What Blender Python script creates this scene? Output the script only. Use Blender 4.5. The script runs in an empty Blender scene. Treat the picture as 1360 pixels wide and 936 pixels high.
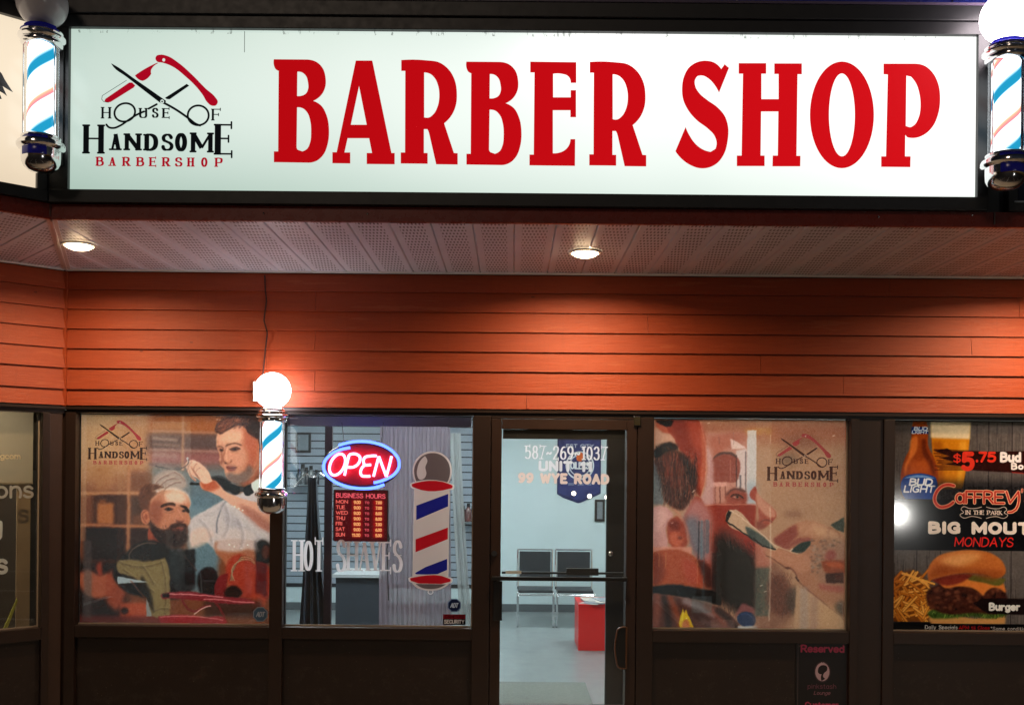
import bpy, bmesh, math, random
import numpy as np
from mathutils import Vector, Matrix
random.seed(7); RNG = np.random.RandomState(5)
scene = bpy.context.scene
C = scene.collection
PI = math.pi
# ------------------------------------------------------------------ camera
F_PX = 1333.0; CX, CY = 680.0, 625.0; ROLL = 0.0087; EYE = 1.83
D = 7.167                      # facade plane is at Y = D
OH = 1.506                     # depth of the canopy in front of it
YS = D - OH                    # plane of the sign faces
cam_d = bpy.data.cameras.new('camera'); cam = bpy.data.objects.new('camera', cam_d); C.objects.link(cam)
cam.location = (0, 0, EYE)
cam.rotation_mode = 'XYZ'
cam.matrix_world = Matrix.Translation((0, 0, EYE)) @ Matrix.Rotation(PI/2, 4, 'X') @ Matrix.Rotation(ROLL, 4, 'Z')
cam_d.sensor_width = 36; cam_d.lens = 36*F_PX/1360
cam_d.shift_y = (CY-468)/1360
cam_d.clip_end = 3000
scene.camera = cam
# ------------------------------------------------------------------ world, sun, exposure
w = bpy.data.worlds.new('World'); scene.world = w; w.use_nodes = True
nt = w.node_tree; bg = nt.nodes['Background']
sky = nt.nodes.new('ShaderNodeTexSky'); sky.sky_type = 'NISHITA'; sky.sun_disc = False
SUN_EL, SUN_AZ = math.radians(-3.0), math.radians(150)
sky.sun_elevation = SUN_EL; sky.sun_rotation = SUN_AZ
nt.links.new(sky.outputs[0], bg.inputs[0]); bg.inputs[1].default_value = 0.12
scene.view_settings.view_transform = 'Standard'; scene.view_settings.look = 'None'
scene.view_settings.exposure = 0; scene.view_settings.gamma = 1
# the light mast of the car park behind the viewer, far away: the one sun lamp, soft and weak
sl = bpy.data.lights.new('car_park_light', 'SUN'); sl.energy = 0.22; sl.angle = math.radians(12); sl.color = (1, .78, .6)
so = bpy.data.objects.new('car_park_light', sl); C.objects.link(so)
so.rotation_euler = (math.radians(62), 0, math.radians(-14))
so.location = (-3, -6, 8)
scene.cycles.use_denoising = True
scene.cycles.max_bounces = 10; scene.cycles.transparent_max_bounces = 16
scene.cycles.sample_clamp_indirect = 4
scene.cycles.caustics_reflective = False; scene.cycles.caustics_refractive = False

# ------------------------------------------------------------------ photo pixel -> place
def unroll(px, py):
    dx, dy = px-CX, py-CY
    c, s = math.cos(ROLL), math.sin(ROLL)
    return dx*c+dy*s, -dx*s+dy*c
def at(px, py, Y=D):
    x, y = unroll(px, py); return Vector((x*Y/F_PX, Y, EYE-y*Y/F_PX))
def fx(px, py=690, Y=D): return at(px, py, Y).x
def fz(px, py, Y=D): return at(px, py, Y).z
ALPHA = math.radians(42)
XC = at(89, 355).x                                   # concave corner of the two walls
WING_W = Matrix.Translation((XC, D, 0)) @ Matrix.Rotation(ALPHA, 4, 'Z')       # local x runs right to 0, y into the building
XS = XC + OH*math.tan(ALPHA/2)
WING_S = Matrix.Translation((XS, YS, 0)) @ Matrix.Rotation(ALPHA, 4, 'Z')
def at_wing(px, py, M):
    x, y = unroll(px, py); d = Vector((x/F_PX, 1, -y/F_PX)); o = Vector((0, 0, EYE))
    n = (M.to_3x3() @ Vector((0, 1, 0))); p = M.translation
    t = (p-o).dot(n)/d.dot(n); return M.inverted() @ (o+d*t)

# ------------------------------------------------------------------ materials
MATS = {}
def srgb(r, g, b):
    f = lambda v: (v/255/12.92 if v/255 <= .04045 else ((v/255+.055)/1.055)**2.4)
    return (f(r), f(g), f(b), 1)
class NT:
    def __init__(s, name):
        s.m = bpy.data.materials.new(name); s.m.use_nodes = True; s.t = s.m.node_tree; s.t.nodes.clear()
        s.out = s.n('ShaderNodeOutputMaterial')
    def n(s, t, **k):
        x = s.t.nodes.new(t)
        for a, v in k.items(): setattr(x, a, v)
        return x
    def l(s, a, b): s.t.links.new(a, b)
    def val(s, sock, v):
        if hasattr(v, 'is_linked') or hasattr(v, 'links'): s.l(v, sock)
        else: sock.default_value = v
    def math(s, op, a, b=0.0, c=0.0):
        x = s.n('ShaderNodeMath', operation=op)
        for i, v in enumerate((a, b, c)): s.val(x.inputs[i], v)
        return x.outputs[0]
    def mix(s, f, a, b):
        x = s.n('ShaderNodeMix', data_type='RGBA'); s.val(x.inputs[0], f); s.val(x.inputs[6], a); s.val(x.inputs[7], b); return x.outputs[2]
    def noise(s, vec, scale, detail=4, rough=.6):
        x = s.n('ShaderNodeTexNoise'); x.inputs['Scale'].default_value = scale; x.inputs['Detail'].default_value = detail
        x.inputs['Roughness'].default_value = rough
        if vec is not None: s.l(vec, x.inputs['Vector'])
        return x.outputs[0]
    def coord(s, kind='Object', scale=(1, 1, 1)):
        tc = s.n('ShaderNodeTexCoord'); mp = s.n('ShaderNodeMapping'); s.l(tc.outputs[kind], mp.inputs[0]); mp.inputs['Scale'].default_value = scale
        return mp.outputs[0]
    def pos(s, scale=(1, 1, 1)):
        g = s.n('ShaderNodeNewGeometry'); mp = s.n('ShaderNodeMapping'); s.l(g.outputs['Position'], mp.inputs[0]); mp.inputs['Scale'].default_value = scale
        return mp.outputs[0]
    def ramp(s, f, stops):
        r = s.n('ShaderNodeValToRGB'); el = r.color_ramp.elements
        while len(el) < len(stops): el.new(.5)
        for e, (p, c) in zip(el, stops): e.position = p; e.color = c
        s.l(f, r.inputs[0]); return r.outputs[0]
    def bsdf(s, col, rough=.5, metal=0, spec=.5, bump=None, bstr=.2, bdist=.01, coat=0):
        p = s.n('ShaderNodeBsdfPrincipled'); s.val(p.inputs['Base Color'], col); s.val(p.inputs['Roughness'], rough)
        p.inputs['Metallic'].default_value = metal; p.inputs['Specular IOR Level'].default_value = spec; p.inputs['Coat Weight'].default_value = coat
        if bump is not None:
            b = s.n('ShaderNodeBump'); b.inputs['Strength'].default_value = bstr; b.inputs['Distance'].default_value = bdist
            s.l(bump, b.inputs['Height']); s.l(b.outputs[0], p.inputs['Normal'])
        return p
    def done(s, shader): s.l(shader, s.out.inputs[0]); return s.m
def plain(name, col, rough=.5, metal=0, var=.12, nscale=14, bump=.1, spec=.5, coat=0):
    if name in MATS: return MATS[name]
    t = NT(name); n = t.noise(t.pos(), nscale, 5)
    c = t.mix(n, tuple(x*(1-var) for x in col[:3])+(1,), tuple(min(1, x*(1+var)) for x in col[:3])+(1,))
    n2 = t.noise(t.pos(), nscale*3, 3)
    r = t.math('MULTIPLY_ADD', n2, .2, max(.02, rough-.1))
    MATS[name] = t.done(t.bsdf(c, r, metal, spec, n2, bump, .003, coat).outputs[0]); return MATS[name]
def emit(name, col, s):
    if name in MATS: return MATS[name]
    t = NT(name); e = t.n('ShaderNodeEmission'); e.inputs[0].default_value = col if len(col) == 4 else col+(1,); e.inputs[1].default_value = s
    MATS[name] = t.done(e.outputs[0]); return MATS[name]
def make_siding():
    t = NT('painted cedar'); oi = t.n('ShaderNodeObjectInfo')
    off = t.n('ShaderNodeVectorMath', operation='ADD'); t.l(t.pos((1.2, 1.2, 16)), off.inputs[0])
    cmb = t.n('ShaderNodeCombineXYZ'); t.l(t.math('MULTIPLY', oi.outputs['Random'], 40), cmb.inputs[0]); t.l(cmb.outputs[0], off.inputs[1])
    grain = t.noise(off.outputs[0], 4.5, 8, .65); blot = t.noise(t.pos(), 1.7, 4)
    fine = t.noise(t.pos((3, 3, 60)), 9, 6, .7)
    c = t.mix(grain, srgb(136, 50, 20), srgb(194, 86, 36)); c = t.mix(t.math('MULTIPLY', blot, .5), c, srgb(168, 64, 26))
    c = t.mix(t.math('MULTIPLY', oi.outputs['Random'], .22), c, srgb(140, 52, 34))
    kn = t.n('ShaderNodeTexVoronoi'); kn.inputs['Scale'].default_value = 2.6; t.l(t.pos((1, 1, 2.2)), kn.inputs[0])
    knot = t.math('LESS_THAN', kn.outputs[0], .035); c = t.mix(t.math('MULTIPLY', knot, .7), c, srgb(70, 20, 12))
    chip = t.math('GREATER_THAN', t.noise(t.pos((2, 2, 20)), 12, 6, .7), .735); c = t.mix(t.math('MULTIPLY', chip, .6), c, srgb(205, 140, 105))
    vs = t.noise(t.pos((26, 1, .7)), 2, 5, .7); c = t.mix(t.math('MULTIPLY', t.math('GREATER_THAN', vs, .60), .12), c, srgb(120, 44, 26))
    kn2 = t.n('ShaderNodeTexVoronoi'); kn2.inputs['Scale'].default_value = 5.5; t.l(t.pos((.7, 1, 2.4)), kn2.inputs[0]); fl = t.math('MULTIPLY', t.math('LESS_THAN', kn2.outputs[0], .03), t.math('GREATER_THAN', grain, .48)); c = t.mix(t.math('MULTIPLY', fl, .8), c, srgb(84, 30, 18))
    c = t.mix(t.math('MULTIPLY', t.math('SUBTRACT', fine, .35), .9), c, srgb(112, 40, 20)); sz = t.n('ShaderNodeSeparateXYZ'); t.l(t.pos(), sz.inputs[0])
    fade = t.noise(t.pos((.5, 1, 6)), 3, 6, .7); c = t.mix(t.math('MULTIPLY', t.math('GREATER_THAN', fade, .62), .16), c, srgb(206, 126, 84))
    h = t.math('ADD', grain, t.math('MULTIPLY', fine, .6))
    return t.done(t.bsdf(c, .5, 0, .4, h, .6, .005).outputs[0])
SIDING = make_siding()
def make_soffit():
    t = NT('perforated aluminium'); uv = t.n('ShaderNodeUVMap'); sp = t.n('ShaderNodeSeparateXYZ'); t.l(uv.outputs[0], sp.inputs[0])
    # uv in metres: x across the panel, y along it
    P = .0215; P2 = .074
    rowi = t.math('FLOOR', t.math('DIVIDE', sp.outputs[1], P2)); odd = t.math('MULTIPLY', t.math('MODULO', t.math('ABSOLUTE', rowi), 2), .5)
    fxx = t.math('SUBTRACT', t.math('FRACT', t.math('ADD', t.math('DIVIDE', sp.outputs[0], P), odd)), .5)
    fyy = t.math('SUBTRACT', t.math('FRACT', t.math('DIVIDE', sp.outputs[1], P2)), .5)
    r = t.math('SQRT', t.math('ADD', t.math('MULTIPLY', fxx, fxx), t.math('MULTIPLY', fyy, fyy)))
    hole = t.math('LESS_THAN', r, .27)
    m = t.math('MULTIPLY', t.math('GREATER_THAN', sp.outputs[0], .045), t.math('LESS_THAN', sp.outputs[0], .195))
    hole = t.math('MULTIPLY', hole, m)
    dirt = t.noise(t.pos(), 3, 6)
    base = t.mix(dirt, srgb(204, 206, 214), srgb(234, 236, 244))
    c = t.mix(t.math('MULTIPLY', hole, .85), base, srgb(40, 30, 32))
    return t.done(t.bsdf(c, .45, 0, .4).outputs[0])
SOFFIT = make_soffit()
BRONZE = plain('bronze anodised aluminium', srgb(40, 25, 18), .42, 0, .22, 9, .12)
def make_panel():
    t = NT('scuffed brown panel'); n = t.noise(t.pos(), 4, 8, .7); c = t.mix(n, srgb(27, 16, 11), srgb(42, 27, 20))
    vo = t.n('ShaderNodeTexVoronoi'); vo.inputs['Scale'].default_value = 30; t.l(t.pos(), vo.inputs[0])
    sp = t.math('MULTIPLY', t.math('LESS_THAN', vo.outputs[0], .07), t.math('GREATER_THAN', t.noise(t.pos(), 7, 3), .52)); c = t.mix(t.math('MULTIPLY', sp, .7), c, srgb(120, 104, 92))
    st = t.math('GREATER_THAN', t.noise(t.pos((14, 1, 1.2)), 3, 8, .75), .66); c = t.mix(t.math('MULTIPLY', st, .12), c, srgb(96, 80, 68))
    sz = t.n('ShaderNodeSeparateXYZ'); t.l(t.pos(), sz.inputs[0]); salt = t.math('MULTIPLY', t.math('GREATER_THAN', t.noise(t.pos(), 16, 8, .8), .56), t.math('LESS_THAN', sz.outputs[2], .42)); c = t.mix(t.math('MULTIPLY', salt, .07), c, srgb(110, 100, 92))
    return t.done(t.bsdf(c, t.math('MULTIPLY_ADD', n, .25, .32), 0, .5, n, .15, .004).outputs[0])
BRONZE2 = make_panel()
BLACKM = plain('black enamel', srgb(20, 20, 22), .4, 0, .3, 8, .08)
MAROON = plain('maroon flashing', srgb(132, 48, 36), .28, 0, .25, 5, .08)
CHROME = plain('chrome', (.86, .86, .88, 1), .12, 1, .04, 20, .02)
BLUEB = plain('sky reflection blue', srgb(46, 48, 190), .18, 0, .1, 20, .02)
WHITEP = plain('white plastic', srgb(225, 222, 216), .35, 0, .03)
RUBBER = plain('black rubber', srgb(18, 18, 19), .6, 0, .2)
BEAD = plain('pale glazing bead', srgb(150, 135, 118), .4, 0, .15)
DARKF = plain('dark upholstery', srgb(30, 32, 35), .4, 0, .2)
def make_glass(name='window glass', tint=.93, base=.05):
    t = NT(name); lw = t.n('ShaderNodeLayerWeight'); f = t.math('MULTIPLY_ADD', t.math('POWER', lw.outputs['Facing'], 4), .55, base)
    tr = t.n('ShaderNodeBsdfTransparent'); tr.inputs[0].default_value = (tint, tint*1.01, tint, 1)
    gl = t.n('ShaderNodeBsdfGlossy'); gl.inputs['Roughness'].default_value = .015
    sm = t.noise(t.pos((1, 1, 2)), 6, 5, .7); smear = t.n('ShaderNodeBsdfDiffuse'); smear.inputs[0].default_value = (.6, .62, .62, 1)
    spk = t.n('ShaderNodeTexVoronoi'); spk.inputs['Scale'].default_value = 42; t.l(t.pos(), spk.inputs[0])
    speck = t.math('MULTIPLY', t.math('LESS_THAN', spk.outputs[0], .06), t.math('GREATER_THAN', t.noise(t.pos(), 5, 2), .5))
    mx0 = t.n('ShaderNodeMixShader'); t.l(t.math('ADD', t.math('MULTIPLY', sm, .035), t.math('MULTIPLY', speck, .35)), mx0.inputs[0]); t.l(tr.outputs[0], mx0.inputs[1]); t.l(smear.outputs[0], mx0.inputs[2])
    mx = t.n('ShaderNodeMixShader'); t.l(f, mx.inputs[0]); t.l(mx0.outputs[0], mx.inputs[1]); t.l(gl.outputs[0], mx.inputs[2])
    return t.done(mx.outputs[0])
GLASS = make_glass()

# ------------------------------------------------------------------ mesh building
class MB:
    def __init__(s): s.v = []; s.f = []; s.uv = {}
    def quad(s, a, b, c, d):
        i = len(s.v); s.v += [tuple(a), tuple(b), tuple(c), tuple(d)]; s.f.append((i, i+1, i+2, i+3)); return s
    def box(s, x0, x1, y0, y1, z0, z1, bev=0):
        if x1 < x0: x0, x1 = x1, x0
        if y1 < y0: y0, y1 = y1, y0
        if z1 < z0: z0, z1 = z1, z0
        if bev > 0:
            bm = bmesh.new(); bmesh.ops.create_cube(bm, size=1)
            for v in bm.verts: v.co = Vector(((x0+x1)/2+v.co.x*(x1-x0), (y0+y1)/2+v.co.y*(y1-y0), (z0+z1)/2+v.co.z*(z1-z0)))
            b = min(bev, .45*min(x1-x0, y1-y0, z1-z0))
            bmesh.ops.bevel(bm, geom=bm.edges[:], offset=b, segments=2, profile=.6, affect='EDGES')
            return s.bm(bm)
        i = len(s.v)
        s.v += [(x0, y0, z0), (x1, y0, z0), (x1, y1, z0), (x0, y1, z0), (x0, y0, z1), (x1, y0, z1), (x1, y1, z1), (x0, y1, z1)]
        for q in ((0, 3, 2, 1), (4, 5, 6, 7), (0, 1, 5, 4), (1, 2, 6, 5), (2, 3, 7, 6), (3, 0, 4, 7)): s.f.append(tuple(i+k for k in q))
        return s
    def bm(s, bm):
        i = len(s.v); bm.verts.ensure_lookup_table()
        for k, v in enumerate(bm.verts): v.index = k
        s.v += [tuple(v.co) for v in bm.verts]; s.f += [tuple(i+v.index for v in f.verts) for f in bm.faces]; bm.free(); return s
    def lathe(s, prof, n=32, c=(0, 0, 0), a0=0, a1=2*PI):
        full = abs(a1-a0-2*PI) < 1e-6; m = n if full else n+1; i = len(s.v)
        for r, z in prof:
            for k in range(m):
                a = a0+(a1-a0)*k/n; s.v.append((c[0]+r*math.cos(a), c[1]+r*math.sin(a), c[2]+z))
        for j in range(len(prof)-1):
            for k in range(n):
                k2 = (k+1) % m; s.f.append((i+j*m+k, i+j*m+k2, i+(j+1)*m+k2, i+(j+1)*m+k))
        return s
    def tube(s, pts, r, n=10, closed=False):
        pts = [Vector(p) for p in pts]; N = len(pts); i = len(s.v); up = Vector((0, 1, 0)); prev = None
        for k, p in enumerate(pts):
            if closed: t = pts[(k+1) % N]-pts[k-1]
            else: t = pts[min(k+1, N-1)]-pts[max(k-1, 0)]
            t.normalize(); a = t.cross(up if abs(t.dot(up)) < .95 else Vector((1, 0, 0)))
            a.normalize()
            if prev is not None and a.dot(prev) < 0: a = -a
            prev = a; b = t.cross(a)
            for q in range(n):
                an = 2*PI*q/n; s.v.append(tuple(p+(a*math.cos(an)+b*math.sin(an))*r))
        for k in range(N if closed else N-1):
            k2 = (k+1) % N
            for q in range(n): q2 = (q+1) % n; s.f.append((i+k*n+q, i+k*n+q2, i+k2*n+q2, i+k2*n+q))
        if not closed:
            s.f.append(tuple(i+q for q in range(n))[::-1]); s.f.append(tuple(i+(N-1)*n+q for q in range(n)))
        return s
    def sphere(s, c, r, nu=24, nv=14, sc=(1, 1, 1)):
        i = len(s.v)
        for a in range(nv+1):
            th = PI*a/nv
            for b in range(nu):
                ph = 2*PI*b/nu; s.v.append((c[0]+r*sc[0]*math.sin(th)*math.cos(ph), c[1]+r*sc[1]*math.sin(th)*math.sin(ph), c[2]+r*sc[2]*math.cos(th)))
        for a in range(nv):
            for b in range(nu): b2 = (b+1) % nu; s.f.append((i+a*nu+b, i+(a+1)*nu+b, i+(a+1)*nu+b2, i+a*nu+b2))
        return s
    def prism(s, pts, y0, y1):                    # outline in the xz plane, front face at y0
        i = len(s.v); n = len(pts)
        s.v += [(p[0], y0, p[1]) for p in pts]+[(p[0], y1, p[1]) for p in pts]
        s.f.append(tuple(range(i, i+n))); s.f.append(tuple(range(i+2*n-1, i+n-1, -1)))
        for k in range(n): k2 = (k+1) % n; s.f.append((i+k2, i+k, i+n+k, i+n+k2))
        return s
def link(name, data, parent=None, M=None):
    o = bpy.data.objects.new(name, data); C.objects.link(o)
    if parent is not None: o.parent = parent
    if M is not None: o.matrix_local = M
    return o
def obj(name, mb, mat, parent=None, M=None, smooth=False, uvf=None, origin=None):
    me = bpy.data.meshes.new(name)
    vs = mb.v
    if M is not None: vs = [tuple(M @ Vector(v)) for v in vs]
    if origin is not None: vs = [(v[0]-origin[0], v[1]-origin[1], v[2]-origin[2]) for v in vs]
    me.from_pydata(vs, [], mb.f); me.update()
    bm = bmesh.new(); bm.from_mesh(me); bmesh.ops.remove_doubles(bm, verts=bm.verts, dist=1e-6) if smooth else None
    if len(bm.faces) > 1: bmesh.ops.recalc_face_normals(bm, faces=bm.faces)
    if uvf is not None:
        lay = bm.loops.layers.uv.new('UVMap')
        iM = M.inverted() if M is not None else Matrix.Identity(4)
        for f in bm.faces:
            for lp in f.loops: lp[lay].uv = uvf(iM @ lp.vert.co)
    bm.to_mesh(me); bm.free()
    if smooth:
        me.polygons.foreach_set('use_smooth', [True]*len(me.polygons))
        try: me.set_sharp_from_angle(angle=math.radians(38))
        except Exception: pass
    me.materials.append(mat)
    o = link(name, me, parent)
    if origin is not None: o.location = origin
    return o
def tag(o, label=None, cat=None, group=None, kind=None):
    if label: o['label'] = label
    if cat: o['category'] = cat
    if group: o['group'] = group
    if kind: o['kind'] = kind
    return o
def thing(name, label, cat, loc=(0, 0, 0), group=None):
    o = bpy.data.objects.new(name, None); C.objects.link(o); o.location = loc; o.empty_display_size = .1
    bpy.context.view_layer.update() if False else None
    return tag(o, label, cat, group)
def part(name, mb, mat, t, **k):                 # mesh given in world coordinates, parented to a thing that stands at t.location
    o = obj(name, mb, mat, None, **k); o.parent = t
    L = t.matrix_basis.translation if t.parent is None else Vector((0, 0, 0))
    root = t
    off = Vector((0, 0, 0)); q = t
    while q is not None: off += Vector(q.location); q = q.parent
    o.location = Vector(o.location)-off
    return o

# ------------------------------------------------------------------ smooth outlines
def smooth_pts(P, closed=True, ang=42, longseg=1e9, sub=5):
    P = [Vector((p[0], p[1])) for p in P]; n = len(P); out = []
    def seg(i): return P[(i+1) % n]-P[i]
    rng = range(n if closed else n-1)
    def tangents(i):
        if not closed and (i == 0 or i == n-1): return None
        a = P[i]-P[(i-1) % n]; b = P[(i+1) % n]-P[i]
        if a.length < 1e-9 or b.length < 1e-9: return None
        if abs(math.degrees(a.angle(b))) > ang: return None
        if a.length > longseg: return a.normalized()
        if b.length > longseg: return b.normalized()
        return (a.normalized()*b.length+b.normalized()*a.length).normalized()
    T = [tangents(i) for i in range(n)]
    for i in rng:
        a, b = P[i], P[(i+1) % n]; s = b-a; L = s.length
        ta, tb = T[i], T[(i+1) % n]
        if (ta is None and tb is None) or L > longseg: out.append((a.x, a.y)); continue
        if ta is None: ta = (2*s.normalized()-tb).normalized() if tb is not None else s.normalized()
        if tb is None: tb = (2*s.normalized()-ta).normalized()
        for k in range(sub):
            u = k/sub; h00 = 2*u**3-3*u*u+1; h10 = u**3-2*u*u+u; h01 = -2*u**3+3*u*u; h11 = u**3-u*u
            p = a*h00+ta*(L*h10)+b*h01+tb*(L*h11); out.append((p.x, p.y))
    if not closed: out.append((P[-1].x, P[-1].y))
    return out
def ell(cx, cy, rx, ry, n=40, a0=0, a1=360, rot=0):
    r = math.radians(rot); o = []
    full = abs(a1-a0) >= 360
    for k in range(n if full else n+1):
        a = math.radians(a0+(a1-a0)*k/n); x, y = rx*math.cos(a), ry*math.sin(a)
        o.append((cx+x*math.cos(r)-y*math.sin(r), cy+x*math.sin(r)+y*math.cos(r)))
    return o
def filled(name, loops, mat, parent, depth=.002, M=None):
    """flat cut-out with holes: loops in (x, z) metres on the plane y=0, then placed by M"""
    cu = bpy.data.curves.new(name, 'CURVE'); cu.dimensions = '2D'; cu.fill_mode = 'BOTH'; cu.extrude = depth
    for L in loops:
        sp = cu.splines.new('POLY'); sp.points.add(len(L)-1); sp.use_cyclic_u = True
        for p, q in zip(sp.points, L): p.co = (q[0], q[1], 0, 1)
    tmp = bpy.data.objects.new('tmp', cu); C.objects.link(tmp); dg = bpy.context.evaluated_depsgraph_get()
    me = bpy.data.meshes.new_from_object(tmp.evaluated_get(dg)); bpy.data.objects.remove(tmp); me.name = name
    me.transform(M @ Matrix.Rotation(PI/2, 4, 'X')); me.materials.clear(); me.materials.append(mat)
    o = link(name, me)
    if parent is not None:
        o.parent = parent; off = Vector((0, 0, 0)); q = parent
        while q is not None: off += Vector(q.location); q = q.parent
        o.location = -off
    return o

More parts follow.
